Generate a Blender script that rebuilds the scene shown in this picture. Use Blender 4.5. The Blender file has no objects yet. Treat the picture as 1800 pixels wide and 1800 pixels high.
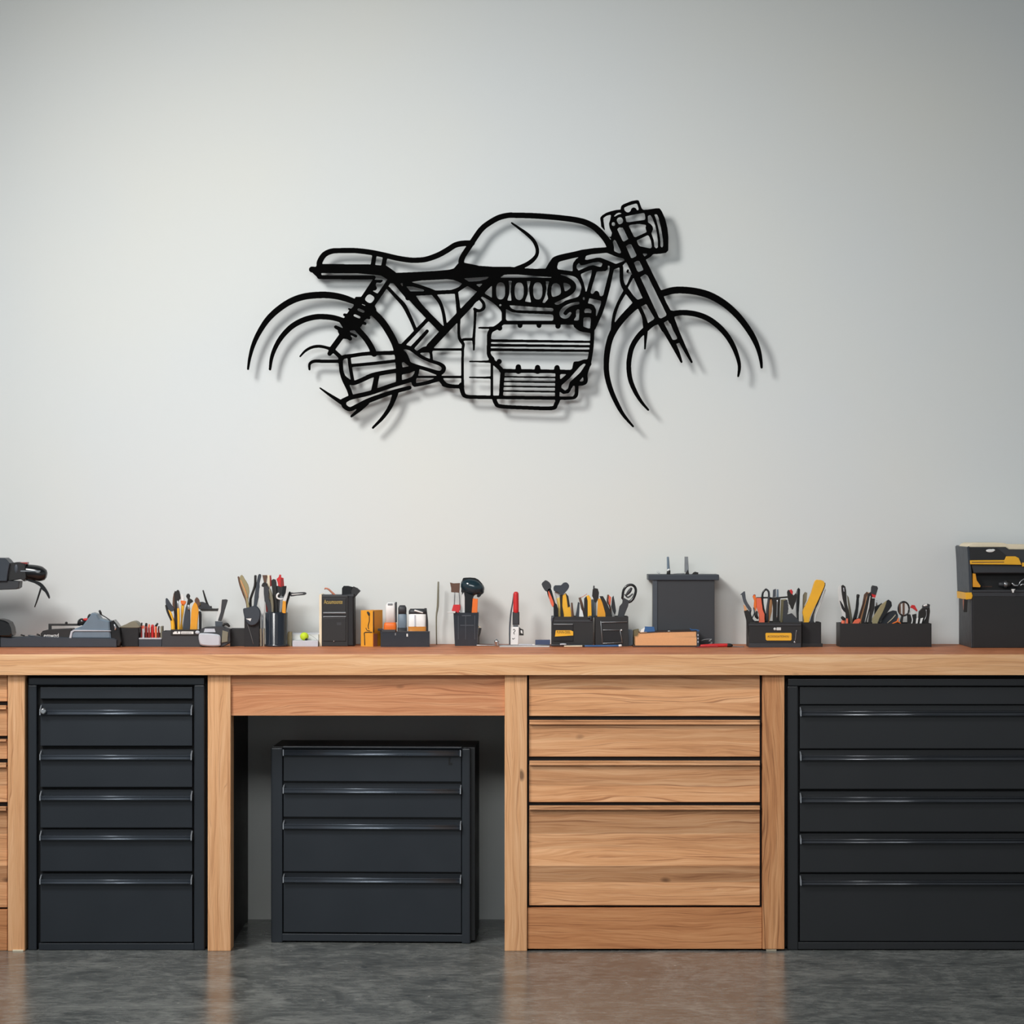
import bpy, bmesh, math, random
import numpy as np
from mathutils import Vector, Matrix

# ---------------------------------------------------------------- camera, light, exposure
S = bpy.context.scene
C = S.collection
F, CY, CZ, HY = 4684.0, -8.06, 1.337, 897.0      # focal length (px of 1800), camera y, camera height, horizon row
WALL = 0.65                                       # wall plane; the bench front is y = 0
cam = bpy.data.objects.new('camera', bpy.data.cameras.new('camera'))
C.objects.link(cam)
cam.location = (0, CY, CZ)
cam.rotation_euler = (math.pi/2, 0, 0)
cam.data.sensor_width = 36
cam.data.lens = F/1800*36
cam.data.shift_y = -(900-HY)/1800
cam.data.clip_end = 60
S.camera = cam
S.view_settings.view_transform = 'Standard'
S.view_settings.look = 'None'
S.view_settings.gamma = 1
S.view_settings.use_curve_mapping = False
S.view_settings.exposure = 0.72

w = bpy.data.worlds.new('world'); S.world = w
w.use_nodes = True
wn = w.node_tree
bg = wn.nodes['Background']
bg.inputs['Color'].default_value = (0.91, 0.965, 1.0, 1)
bg.inputs['Strength'].default_value = 0.29

def lamp(name, kind, loc, target, energy, col=(1, 1, 1), **kw):
    d = bpy.data.lights.new(name, kind)
    o = bpy.data.objects.new(name, d); C.objects.link(o)
    o.location = loc
    o.rotation_euler = (Vector(target)-Vector(loc)).to_track_quat('-Z', 'Y').to_euler()
    d.energy = energy; d.color = col
    for k, v in kw.items(): setattr(d, k, v)
    return o
lamp('ceiling_spot', 'SPOT', (-2.30, -2.55, 3.80), (0.26, 0.65, 0.50), 372, (1.0, 0.985, 0.96),
     spot_size=math.radians(84), spot_blend=1.0, shadow_soft_size=0.58)
lamp('low_wall_fill', 'AREA', (-0.6, -4.6, 2.9), (0.1, 0.65, 1.0), 7, (0.97, 0.99, 1.0), shape='RECTANGLE', size=3.0, size_y=0.8,
     spread=math.radians(56))  # added fill that brightens the lower wall; no window stands behind it

# ---------------------------------------------------------------- helpers
def X(px, Y): return (px-900)*(Y-CY)/F
def Z(py, Y): return CZ-(py-HY)*(Y-CY)/F
def R(r, Y): return r*(Y-CY)/F
def lin(c):
    c = c/255.0
    return c/12.92 if c <= 0.04045 else ((c+0.055)/1.055)**2.4
def rgb(r, g, b): return (lin(r), lin(g), lin(b), 1)

MATS = {}
def mat(name, col, rough=0.5, metal=0.0, var=0.10, scale=40, spec=0.5, alpha=None, trans=0, coat=0):
    """plain material with a faint procedural variation of tone and gloss"""
    if name in MATS: return MATS[name]
    m = bpy.data.materials.new(name); m.use_nodes = True
    n, l = m.node_tree.nodes, m.node_tree.links
    b = n['Principled BSDF']
    tc = n.new('ShaderNodeTexCoord')
    no = n.new('ShaderNodeTexNoise'); no.inputs['Scale'].default_value = scale; no.inputs['Detail'].default_value = 4
    l.new(tc.outputs['Object'], no.inputs['Vector'])
    mx = n.new('ShaderNodeMix'); mx.data_type = 'RGBA'
    c = rgb(*col)
    mx.inputs[6].default_value = tuple(v*(1-var) for v in c[:3])+(1,)
    mx.inputs[7].default_value = tuple(min(1, v*(1+var)) for v in c[:3])+(1,)
    l.new(no.outputs['Fac'], mx.inputs[0]); l.new(mx.outputs[2], b.inputs['Base Color'])
    mr = n.new('ShaderNodeMapRange'); mr.inputs['To Min'].default_value = max(0.02, rough-0.07); mr.inputs['To Max'].default_value = min(1, rough+0.07)
    l.new(no.outputs['Fac'], mr.inputs['Value']); l.new(mr.outputs[0], b.inputs['Roughness'])
    b.inputs['Metallic'].default_value = metal
    b.inputs['Specular IOR Level'].default_value = spec
    b.inputs['Transmission Weight'].default_value = trans
    b.inputs['Coat Weight'].default_value = coat
    MATS[name] = m
    return m

def wood(name, along='X', dark=(150, 92, 56), mid=(208, 148, 100), light=(231, 180, 132), plank=0.0, pvar=0.16, seed=0.0, grain=1.0, bands=None):
    m = bpy.data.materials.new(name); m.use_nodes = True
    n, l = m.node_tree.nodes, m.node_tree.links
    b = n['Principled BSDF']
    tc = n.new('ShaderNodeTexCoord')
    sep = n.new('ShaderNodeSeparateXYZ'); l.new(tc.outputs['Object'], sep.inputs[0])
    L, A = (('X', 'Z') if along == 'X' else ('Z', 'X'))
    def math_(op, a, c=None, d=None):
        q = n.new('ShaderNodeMath'); q.operation = op
        for i, v in enumerate((a, c, d)):
            if v is None: continue
            if isinstance(v, (int, float)): q.inputs[i].default_value = v
            else: l.new(v, q.inputs[i])
        return q.outputs[0]
    across, length = sep.outputs[A], sep.outputs[L]
    if plank:
        idx = math_('FLOOR', math_('DIVIDE', across, plank))
    else:
        idx = math_('MULTIPLY', 0.0, across)
    wn_ = n.new('ShaderNodeTexWhiteNoise'); wn_.noise_dimensions = '1D'
    l.new(math_('ADD', idx, seed+0.37), wn_.inputs['W'])
    off = math_('MULTIPLY', wn_.outputs['Value'], 17.0)
    def vec(a, bb, c):
        q = n.new('ShaderNodeCombineXYZ'); l.new(a, q.inputs[0]); l.new(bb, q.inputs[1]); l.new(c, q.inputs[2]); return q.outputs[0]
    # slow warp of the grain lines
    wv = vec(math_('MULTIPLY', length, 1.7), math_('MULTIPLY', across, 9.0), math_('ADD', off, math_('MULTIPLY', sep.outputs['Y'], 6.0)))
    n0 = n.new('ShaderNodeTexNoise'); n0.inputs['Scale'].default_value = 1.0; n0.inputs['Detail'].default_value = 3; l.new(wv, n0.inputs['Vector'])
    warp = math_('MULTIPLY', math_('SUBTRACT', n0.outputs['Fac'], 0.5), 0.09)
    ac2 = math_('ADD', across, warp)
    def noise(sx, sa, det, rough=0.55, o=0.0):
        q = n.new('ShaderNodeTexNoise'); q.inputs['Scale'].default_value = 1.0; q.inputs['Detail'].default_value = det; q.inputs['Roughness'].default_value = rough
        l.new(vec(math_('MULTIPLY', length, sx), math_('MULTIPLY', ac2, sa), math_('ADD', math_('ADD', off, o+seed), math_('MULTIPLY', sep.outputs['Y'], 20.0))), q.inputs['Vector'])
        return q.outputs['Fac']
    broad = noise(1.6, 62*grain, 3)
    fine = noise(7.0, 380*grain, 4, 0.65, 5.0)
    streak = noise(2.2, 210*grain, 3, 0.6, 9.0)
    v = math_('ADD', math_('MULTIPLY', broad, 0.50), math_('MULTIPLY', fine, 0.50))
    cr = n.new('ShaderNodeValToRGB'); e = cr.color_ramp.elements
    e[0].position = 0.33; e[0].color = tuple(0.55*a+0.45*c_ for a, c_ in zip(rgb(*dark), rgb(*mid)))
    e[1].position = 0.67; e[1].color = rgb(*light)
    k = cr.color_ramp.elements.new(0.47); k.color = rgb(*mid)
    l.new(v, cr.inputs[0])
    # narrow dark pores / rays
    sr = n.new('ShaderNodeMapRange'); sr.inputs['From Min'].default_value = 0.58; sr.inputs['From Max'].default_value = 0.68
    sr.inputs['To Max'].default_value = 0.62
    l.new(streak, sr.inputs['Value'])
    m1 = n.new('ShaderNodeMix'); m1.data_type = 'RGBA'; l.new(sr.outputs[0], m1.inputs[0]); l.new(cr.outputs[0], m1.inputs[6])
    m1.inputs[7].default_value = rgb(*dark)
    # knots
    vo = n.new('ShaderNodeTexVoronoi'); vo.inputs['Scale'].default_value = 1.0
    l.new(vec(math_('MULTIPLY', length, 3.3), math_('MULTIPLY', ac2, 7.5), math_('ADD', off, 3.0+seed)), vo.inputs['Vector'])
    kr = n.new('ShaderNodeMapRange'); kr.inputs['From Min'].default_value = 0.035; kr.inputs['From Max'].default_value = 0.075
    kr.inputs['To Min'].default_value = 0.75; kr.inputs['To Max'].default_value = 0.0
    l.new(vo.outputs['Distance'], kr.inputs['Value'])
    m2 = n.new('ShaderNodeMix'); m2.data_type = 'RGBA'; l.new(kr.outputs[0], m2.inputs[0]); l.new(m1.outputs[2], m2.inputs[6])
    m2.inputs[7].default_value = rgb(78, 46, 28)
    # plank to plank tone
    pv = n.new('ShaderNodeMapRange'); pv.inputs['To Min'].default_value = 1-pvar if plank else 1; pv.inputs['To Max'].default_value = 1+pvar*0.5 if plank else 1
    l.new(wn_.outputs['Value'], pv.inputs['Value'])
    tone = pv.outputs[0]
    if bands:                                          # boards of chosen tone, by height in the piece
        br = n.new('ShaderNodeValToRGB'); br.color_ramp.interpolation = 'CONSTANT'
        el_ = br.color_ramp.elements
        el_[0].position = 0; el_[0].color = (bands[0][1]/2,)*3+(1,); el_[1].position = bands[1][0]; el_[1].color = (bands[1][1]/2,)*3+(1,)
        for z_, t_ in bands[2:]:
            q = el_.new(z_); q.color = (t_/2,)*3+(1,)
        wob = math_('ADD', across, math_('MULTIPLY', warp, 0.06))
        l.new(wob, br.inputs[0]); tone = math_('MULTIPLY', br.outputs[0], 2.0)
    m3 = n.new('ShaderNodeVectorMath'); m3.operation = 'SCALE'; l.new(m2.outputs[2], m3.inputs[0]); l.new(tone, m3.inputs['Scale'])
    l.new(m3.outputs[0], b.inputs['Base Color'])
    b.inputs['Roughness'].default_value = 0.55
    b.inputs['Specular IOR Level'].default_value = 0.3
    bp = n.new('ShaderNodeBump'); bp.inputs['Strength'].default_value = 0.12; bp.inputs['Distance'].default_value = 0.002
    l.new(v, bp.inputs['Height']); l.new(bp.outputs[0], b.inputs['Normal'])
    MATS[name] = m
    return m

# --- mesh builders: every shape goes into a bmesh in world coordinates
def rings(bm, rs, closed_ends=True, smooth=True):
    vs = [[bm.verts.new(p) for p in r] for r in rs]
    n = len(vs[0])
    for a, b in zip(vs, vs[1:]):
        for i in range(n):
            f = bm.faces.new((a[i], a[(i+1) % n], b[(i+1) % n], b[i])); f.smooth = smooth
    if closed_ends:
        bm.faces.new(vs[0][::-1]); bm.faces.new(vs[-1])
def box(bm, x0, x1, y0, y1, z0, z1, bev=0.0):
    t = bmesh.new()
    bmesh.ops.create_cube(t, size=1)
    for v in t.verts:
        v.co = Vector(((x0+x1)/2+v.co.x*(x1-x0), (y0+y1)/2+v.co.y*(y1-y0), (z0+z1)/2+v.co.z*(z1-z0)))
    bev = min(bev, 0.45*min(abs(x1-x0), abs(y1-y0), abs(z1-z0)))
    if bev > 0: bmesh.ops.bevel(t, geom=t.edges[:], offset=bev, segments=2, affect='EDGES', profile=0.6)
    bmesh.ops.recalc_face_normals(t, faces=t.faces[:])
    merge(bm, t)
def merge(bm, t):
    me = bpy.data.meshes.new('t'); t.to_mesh(me); t.free(); bm.from_mesh(me); bpy.data.meshes.remove(me)
def catmull(pts, sub=4, closed=False):
    if len(pts) < 3 or sub < 2: return [tuple(p) for p in pts]
    P = [np.array(p, float) for p in pts]; n = len(P); out = []
    for i in range(n if closed else n-1):
        p0 = P[(i-1) % n] if closed or i > 0 else 2*P[0]-P[1]
        p1, p2 = P[i], P[(i+1) % n]
        p3 = P[(i+2) % n] if closed or i+2 < n else 2*P[-1]-P[-2]
        for k in range(sub):
            t = k/sub
            out.append(tuple(0.5*((2*p1)+(-p0+p2)*t+(2*p0-5*p1+4*p2-p3)*t*t+(-p0+3*p1-3*p2+p3)*t**3)))
    if not closed: out.append(tuple(P[-1]))
    return out
def prism(bm, pts, y0, y1, bev=0.0008, sub=0):
    """outline in (x, z), real thickness from y0 to y1"""
    if sub: pts = catmull(pts, sub, True)
    t = bmesh.new()
    area = sum(pts[i][0]*pts[(i+1) % len(pts)][1]-pts[(i+1) % len(pts)][0]*pts[i][1] for i in range(len(pts)))
    if area < 0: pts = pts[::-1]
    f = t.faces.new([t.verts.new((p[0], y0, p[1])) for p in pts])
    r = bmesh.ops.extrude_face_region(t, geom=[f])
    bmesh.ops.translate(t, verts=[e for e in r['geom'] if isinstance(e, bmesh.types.BMVert)], vec=(0, y1-y0, 0))
    bmesh.ops.recalc_face_normals(t, faces=t.faces[:])
    if bev:
        es = [e for e in t.edges if abs(e.verts[0].co.y-e.verts[1].co.y) < 1e-7]
        bmesh.ops.bevel(t, geom=es, offset=bev, segments=1, affect='EDGES', clamp_overlap=True)
    merge(bm, t)
def tube(bm, pts, flat=1.0, seg=12, sub=3):
    """pts: (x, y, z, r); flat squeezes the section front to back"""
    P = catmull(pts, sub)
    P = [np.array(p) for p in P]
    out = []
    def frame(i):
        a = P[max(0, i-1)][:3]; b = P[min(len(P)-1, i+1)][:3]
        t = b-a; t = t/(np.linalg.norm(t)+1e-9)
        d = np.array((0, 1.0, 0)) if abs(t[1]) < 0.9 else np.array((1.0, 0, 0))
        s = np.cross(d, t); s /= np.linalg.norm(s)+1e-9
        u = np.cross(t, s)
        return t, s, u
    def ring(c, s, u, r):
        return [tuple(c+s*math.cos(2*math.pi*k/seg)*r+u*math.sin(2*math.pi*k/seg)*r*flat) for k in range(seg)]
    t, s, u = frame(0); c, r = P[0][:3], max(P[0][3], 1e-4)
    out.append(ring(c-t*r*0.5, s, u, r*0.45)); out.append(ring(c-t*r*0.3, s, u, r*0.82))
    for i, p in enumerate(P):
        t, s, u = frame(i); out.append(ring(p[:3], s, u, max(p[3], 1e-4)))
    c, r = P[-1][:3], max(P[-1][3], 1e-4)
    out.append(ring(c+t*r*0.3, s, u, r*0.82)); out.append(ring(c+t*r*0.5, s, u, r*0.45))
    rings(bm, out)
def lathe(bm, cx, cy, prof, seg=24, closed=True):
    """prof: (r, z) from bottom to top round a vertical axis"""
    rings(bm, [[(cx+math.cos(2*math.pi*k/seg)*r, cy+math.sin(2*math.pi*k/seg)*r, z) for k in range(seg)] for r, z in prof], closed)
def ball(bm, x, y, z, r, sx=1, sy=1, sz=1):
    t = bmesh.new(); bmesh.ops.create_uvsphere(t, u_segments=20, v_segments=14, radius=1)
    for v in t.verts: v.co = Vector((x+v.co.x*r*sx, y+v.co.y*r*sy, z+v.co.z*r*sz))
    for f in t.faces: f.smooth = True
    merge(bm, t)

def _obj(name, bm, m, origin=(0, 0, 0)):
    bmesh.ops.recalc_face_normals(bm, faces=bm.faces[:])
    me = bpy.data.meshes.new(name)
    bmesh.ops.translate(bm, verts=bm.verts[:], vec=-Vector(origin))
    bm.to_mesh(me); bm.free()
    if m: me.materials.append(MATS[m] if isinstance(m, str) else m)
    o = bpy.data.objects.new(name, me); C.objects.link(o)
    return o
def tag(o, label, cat, group=None):
    o['label'] = label; o['category'] = cat
    if group: o['group'] = group
    return o
def thing(name, label, cat, loc, group=None, rotz=0):
    o = bpy.data.objects.new(name, None); C.objects.link(o)
    o.location = loc; o.rotation_euler = (0, 0, rotz); o.empty_display_size = 0.05
    return tag(o, label, cat, group)
def part(name, bm, m, parent, root=None):
    """child mesh; the vertices are given in world coordinates before the thing is turned"""
    r = root or parent
    o = _obj(name, bm, m, r.location)
    o.parent = parent
    return o
def solo(name, bm, m, label, cat, group=None):
    xs = [v.co for v in bm.verts]
    o0 = Vector(((min(v.x for v in xs)+max(v.x for v in xs))/2, (min(v.y for v in xs)+max(v.y for v in xs))/2, min(v.z for v in xs)))
    o = _obj(name, bm, m, o0); o.location = o0
    return tag(o, label, cat, group)
def struct(name, bm, m):
    o = _obj(name, bm, m); o['kind'] = 'structure'; return o
def text(bm, s, x0, x1, z0, z1, y, depth=0.0006):
    """lettering as thin raised mesh, fitted to a box, facing -y"""
    cu = bpy.data.curves.new('t', 'FONT'); cu.body = s; cu.size = 1; cu.extrude = 0.0
    o = bpy.data.objects.new('t', cu); C.objects.link(o)
    dg = bpy.context.evaluated_depsgraph_get()
    me = bpy.data.meshes.new_from_object(o.evaluated_get(dg))
    bpy.data.objects.remove(o); bpy.data.curves.remove(cu)
    xs = [v.co.x for v in me.vertices]; ys = [v.co.y for v in me.vertices]
    a, b_, c, d = min(xs), max(xs), min(ys), max(ys)
    for v in me.vertices:
        v.co = Vector((x0+(v.co.x-a)/(b_-a)*(x1-x0), y, z0+(v.co.y-c)/(d-c)*(z1-z0)))
    t = bmesh.new(); t.from_mesh(me); bpy.data.meshes.remove(me)
    r = bmesh.ops.extrude_face_region(t, geom=t.faces[:])
    bmesh.ops.translate(t, verts=[e for e in r['geom'] if isinstance(e, bmesh.types.BMVert)], vec=(0, depth, 0))
    merge(bm, t)
NB = bmesh.new

# ---------------------------------------------------------------- materials
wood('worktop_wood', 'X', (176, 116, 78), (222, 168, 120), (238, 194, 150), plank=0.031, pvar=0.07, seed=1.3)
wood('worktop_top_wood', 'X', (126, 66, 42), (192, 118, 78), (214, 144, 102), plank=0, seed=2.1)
wood('apron_wood', 'X', (140, 80, 50), (204, 138, 96), (224, 166, 122), plank=0.06, pvar=0.05, seed=3.1)
wood('drawer_wood', 'X', (140, 84, 52), (218, 158, 110), (240, 188, 142), plank=0.047, pvar=0.2, seed=7.7, grain=0.8,
     bands=[(0, 0.95), (0.138, 1.04), (0.207, 0.70), (0.255, 1.1), (0.305, 0.98), (0.355, 0.74), (0.43, 0.9), (0.451, 1.04), (0.499, 0.86), (0.57, 0.9), (0.589, 0.98), (0.64, 0.88), (0.70, 1.0), (0.752, 1.04), (0.79, 0.88)])
wood('plinth_wood', 'X', (124, 70, 42), (194, 132, 86), (218, 160, 112), plank=0, seed=9.1, grain=0.8)
wood('post_wood', 'Z', (166, 108, 68), (222, 166, 118), (238, 190, 145), plank=0.024, pvar=0.06, seed=4.4)
wood('rough_post_wood', 'Z', (92, 50, 30), (196, 136, 90), (220, 166, 118), plank=0, seed=5.9, grain=0.6)
mat('blue_black_metal', (28, 34, 41), 0.42, 0, 0.10, 9)
mat('black_metal', (29, 31, 34), 0.42, 0, 0.08, 7)
mat('handle_metal', (78, 85, 94), 0.25, 0.5, 0.06, 20)
mat('handle_dark', (54, 57, 62), 0.22, 0.5, 0.05)
mat('handle_end', (165, 170, 176), 0.3, 0.4, 0.05)  # pale bracket tone: the diagonal highlight at the pull ends put into colour
mat('recess_black', (12, 13, 15), 0.7)
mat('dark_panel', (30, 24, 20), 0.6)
mat('sculpture_black', (3, 3, 3), 0.85, 0, 0.02, spec=0.05)
mat('black_plastic', (27, 27, 28), 0.45)
mat('soft_black', (24, 25, 28), 0.7)
mat('gloss_black', (24, 26, 28), 0.18)
mat('slate_plastic', (66, 72, 80), 0.45)
mat('blue_grey', (104, 121, 135), 0.4)
mat('dark_blue_grey', (48, 55, 64), 0.45)
mat('charcoal', (48, 50, 54), 0.5)
mat('yellow', (236, 176, 38), 0.45)
mat('deep_yellow', (222, 152, 30), 0.45)
mat('pale_yellow', (240, 206, 110), 0.5)
mat('orange', (232, 112, 30), 0.45)
mat('coral', (226, 104, 72), 0.5)
mat('red', (200, 38, 40), 0.4)
mat('dark_red', (140, 36, 34), 0.4)
mat('blue', (52, 96, 148), 0.4)
mat('navy', (62, 76, 108), 0.45)
mat('teal_black', (30, 48, 56), 0.15)
mat('white_plastic', (232, 232, 230), 0.4)
mat('pale_grey', (190, 194, 202), 0.35)
mat('light_grey', (206, 208, 206), 0.4)
mat('chrome', (200, 204, 208), 0.16, 0.9)
mat('steel', (150, 152, 154), 0.3, 0.85)
mat('olive_grey', (122, 118, 100), 0.5)
mat('khaki', (150, 140, 104), 0.6)
mat('tan', (212, 154, 104), 0.6)
mat('pages', (222, 166, 116), 0.75, 0, 0.08, 200)
mat('copper', (196, 124, 98), 0.4, 0.4)
mat('gold', (206, 176, 96), 0.35, 0.6)
mat('dark_brown', (58, 40, 30), 0.55)
mat('brown', (92, 64, 48), 0.55)
mat('cream', (228, 214, 186), 0.6)
mat('lime', (196, 222, 40), 0.6)
mat('ink', (24, 22, 20), 0.6)
mat('amber', (196, 128, 60), 0.25)
mat('smoke_plastic', (38, 44, 52), 0.2, spec=0.6)
mat('clear_plastic', (225, 232, 236), 0.08, trans=0.75)

# ---------------------------------------------------------------- structure
def wall_material():
    m = bpy.data.materials.new('painted_wall'); m.use_nodes = True
    n, l = m.node_tree.nodes, m.node_tree.links; b = n['Principled BSDF']
    tc = n.new('ShaderNodeTexCoord')
    a = n.new('ShaderNodeTexNoise'); a.inputs['Scale'].default_value = 0.7; a.inputs['Detail'].default_value = 3
    l.new(tc.outputs['Object'], a.inputs['Vector'])
    cr = n.new('ShaderNodeValToRGB'); e = cr.color_ramp.elements
    e[0].position = 0.35; e[0].color = rgb(214, 218, 218); e[1].position = 0.65; e[1].color = rgb(219, 220, 214)
    l.new(a.outputs['Fac'], cr.inputs[0]); l.new(cr.outputs[0], b.inputs['Base Color'])
    b.inputs['Roughness'].default_value = 0.8; b.inputs['Specular IOR Level'].default_value = 0.29
    f = n.new('ShaderNodeTexNoise'); f.inputs['Scale'].default_value = 160; l.new(tc.outputs['Object'], f.inputs['Vector'])
    bp = n.new('ShaderNodeBump'); bp.inputs['Strength'].default_value = 0.03; bp.inputs['Distance'].default_value = 0.002
    l.new(f.outputs['Fac'], bp.inputs['Height']); l.new(bp.outputs[0], b.inputs['Normal'])
    return m
def floor_material():
    m = bpy.data.materials.new('polished_concrete'); m.use_nodes = True
    n, l = m.node_tree.nodes, m.node_tree.links; b = n['Principled BSDF']
    tc = n.new('ShaderNodeTexCoord')
    def noise(sc, det, rough, dist, scale):
        mp = n.new('ShaderNodeMapping'); mp.inputs['Scale'].default_value = sc; l.new(tc.outputs['Object'], mp.inputs[0])
        q = n.new('ShaderNodeTexNoise'); q.inputs['Scale'].default_value = scale; q.inputs['Detail'].default_value = det
        q.inputs['Roughness'].default_value = rough; q.inputs['Distortion'].default_value = dist
        l.new(mp.outputs[0], q.inputs['Vector']); return q.outputs['Fac']
    n1 = noise((1, 0.8, 1), 10, 0.72, 1.4, 3.4)
    n2 = noise((0.6, 1.3, 1), 7, 0.75, 0.8, 30)
    mx = n.new('ShaderNodeMath'); mx.operation = 'MULTIPLY_ADD'; mx.inputs[1].default_value = 0.5
    l.new(n2, mx.inputs[0])
    m2 = n.new('ShaderNodeMath'); m2.operation = 'MULTIPLY'; m2.inputs[1].default_value = 0.5; l.new(n1, m2.inputs[0]); l.new(m2.outputs[0], mx.inputs[2])
    cr = n.new('ShaderNodeValToRGB'); e = cr.color_ramp.elements
    e[0].position = 0.38; e[0].color = rgb(64, 68, 69); e[1].position = 0.64; e[1].color = rgb(150, 152, 148)
    k = e.new(0.5); k.color = rgb(108, 111, 109)
    l.new(mx.outputs[0], cr.inputs[0])
    # pale scratches and specks
    vo = n.new('ShaderNodeTexVoronoi'); vo.feature = 'DISTANCE_TO_EDGE'; vo.inputs['Scale'].default_value = 3.1
    mp = n.new('ShaderNodeMapping'); mp.inputs['Scale'].default_value = (1, 1.0, 1); l.new(tc.outputs['Object'], mp.inputs[0])
    ad = n.new('ShaderNodeVectorMath'); ad.operation = 'ADD'; l.new(mp.outputs[0], ad.inputs[0])
    cn = n.new('ShaderNodeTexNoise'); cn.inputs['Scale'].default_value = 2.5; cn.inputs['Detail'].default_value = 5; l.new(tc.outputs['Object'], cn.inputs['Vector'])
    l.new(cn.outputs['Color'], ad.inputs[1]); l.new(ad.outputs[0], vo.inputs['Vector'])
    r1 = n.new('ShaderNodeMapRange'); r1.inputs['From Max'].default_value = 0.006; r1.inputs['To Min'].default_value = 1; r1.inputs['To Max'].default_value = 0
    l.new(vo.outputs['Distance'], r1.inputs['Value'])
    g = noise((1, 1, 1), 3, 0.5, 0, 1.9)
    r2 = n.new('ShaderNodeMapRange'); r2.inputs['From Min'].default_value = 0.52; r2.inputs['From Max'].default_value = 0.62; r2.inputs['To Max'].default_value = 0.4
    l.new(g, r2.inputs['Value'])
    sm = n.new('ShaderNodeMath'); sm.operation = 'MULTIPLY'; l.new(r1.outputs[0], sm.inputs[0]); l.new(r2.outputs[0], sm.inputs[1])
    mc = n.new('ShaderNodeMix'); mc.data_type = 'RGBA'; l.new(sm.outputs[0], mc.inputs[0]); l.new(cr.outputs[0], mc.inputs[6]); mc.inputs[7].default_value = rgb(178, 178, 170)
    sp = n.new('ShaderNodeTexVoronoi'); sp.inputs['Scale'].default_value = 9; l.new(tc.outputs['Object'], sp.inputs['Vector'])
    r3 = n.new('ShaderNodeMapRange'); r3.inputs['From Min'].default_value = 0.02; r3.inputs['From Max'].default_value = 0.045; r3.inputs['To Min'].default_value = 0.8; r3.inputs['To Max'].default_value = 0
    l.new(sp.outputs['Distance'], r3.inputs['Value'])
    md = n.new('ShaderNodeMix'); md.data_type = 'RGBA'; l.new(r3.outputs[0], md.inputs[0]); l.new(mc.outputs[2], md.inputs[6]); md.inputs[7].default_value = rgb(205, 205, 198)
    l.new(md.outputs[2], b.inputs['Base Color'])
    rr = n.new('ShaderNodeMapRange'); rr.inputs['To Min'].default_value = 0.10; rr.inputs['To Max'].default_value = 0.34
    l.new(mx.outputs[0], rr.inputs['Value']); l.new(rr.outputs[0], b.inputs['Roughness'])
    bp = n.new('ShaderNodeBump'); bp.inputs['Strength'].default_value = 0.10; bp.inputs['Distance'].default_value = 0.003
    l.new(mx.outputs[0], bp.inputs['Height']); l.new(bp.outputs[0], b.inputs['Normal'])
    return m
bm = NB(); box(bm, -4.5, 4.5, WALL, WALL+0.12, 0, 4.3); struct('wall_back', bm, wall_material())
bm = NB(); box(bm, -4.5, 4.5, -9.5, WALL+0.12, -0.1, 0); struct('floor', bm, floor_material())
mat('ceiling_paint', (150, 152, 152), 0.85)
bm = NB(); box(bm, -4.5, 4.5, -9.5, WALL+0.12, 4.3, 4.4); struct('ceiling', bm, 'ceiling_paint')  # out of view; added so the upper wall falls off darker

# ---------------------------------------------------------------- wall sculpture: one laser-cut steel sheet on standoffs
def tile(ox, oy, s): return lambda u, v: (ox+u/s, oy+v/s)
TA, TB, TD, TE = tile(420, 480, 6), tile(540, 360, 6), tile(780, 340, 6), tile(780, 540, 6)
TC, TF, TG, TH = tile(680, 460, 8.1818), tile(960, 420, 11.25), tile(1040, 340, 10), tile(1040, 480, 5.625)
SC = {TA: 6, TB: 6, TD: 6, TE: 6, TC: 8.1818, TF: 11.25, TG: 10, TH: 5.625}
GX0, GY0, GN = 425.0, 340.0, 2.5
GW, GH = int(930*GN), int(430*GN)
G = np.zeros((GH, GW), bool)
def _win(x0, x1, y0, y1):
    i0, i1 = max(0, int((x0-GX0)*GN)-1), min(GW, int((x1-GX0)*GN)+2)
    j0, j1 = max(0, int((y0-GY0)*GN)-1), min(GH, int((y1-GY0)*GN)+2)
    yy, xx = np.mgrid[j0:j1, i0:i1]
    return slice(j0, j1), slice(i0, i1), GX0+xx/GN, GY0+yy/GN
def st(T, pts, w=None, val=True, sub=5):
    """stroke of changing width through (u, v, width) points"""
    s = SC[T]; P = []
    for p in pts:
        x, y = T(p[0], p[1]); P.append((x, y, (p[2] if len(p) > 2 else w)/s/2))
    P = catmull(P, sub)
    for a, b in zip(P, P[1:]):
        r = max(a[2], b[2])+1
        sj, si, xx, yy = _win(min(a[0], b[0])-r, max(a[0], b[0])+r, min(a[1], b[1])-r, max(a[1], b[1])+r)
        dx, dy = b[0]-a[0], b[1]-a[1]; q = dx*dx+dy*dy+1e-9
        t = np.clip(((xx-a[0])*dx+(yy-a[1])*dy)/q, 0, 1)
        d = np.hypot(xx-a[0]-t*dx, yy-a[1]-t*dy)-(a[2]+(b[2]-a[2])*t)
        G[sj, si][d < 0] = val
def po(T, pts, val=True, sub=0):
    P = [T(*p) for p in pts]
    if sub: P = catmull(P, sub, True)
    xs, ys = [p[0] for p in P], [p[1] for p in P]
    sj, si, xx, yy = _win(min(xs), max(xs), min(ys), max(ys))
    ins = np.zeros(xx.shape, bool)
    for (x1, y1), (x2, y2) in zip(P, P[1:]+P[:1]):
        if y1 == y2: continue
        c = ((y1 > yy) != (y2 > yy)) & (xx < (x2-x1)*(yy-y1)/(y2-y1)+x1)
        ins ^= c
    G[sj, si][ins] = val
def cu(T, pts, sub=3): po(T, pts, False, sub)
def el(T, u, v, a, b=None, val=True):
    b = b or a
    po(T, [(u+a*math.cos(k*math.pi/12), v+b*math.sin(k*math.pi/12)) for k in range(24)], val)

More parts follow.
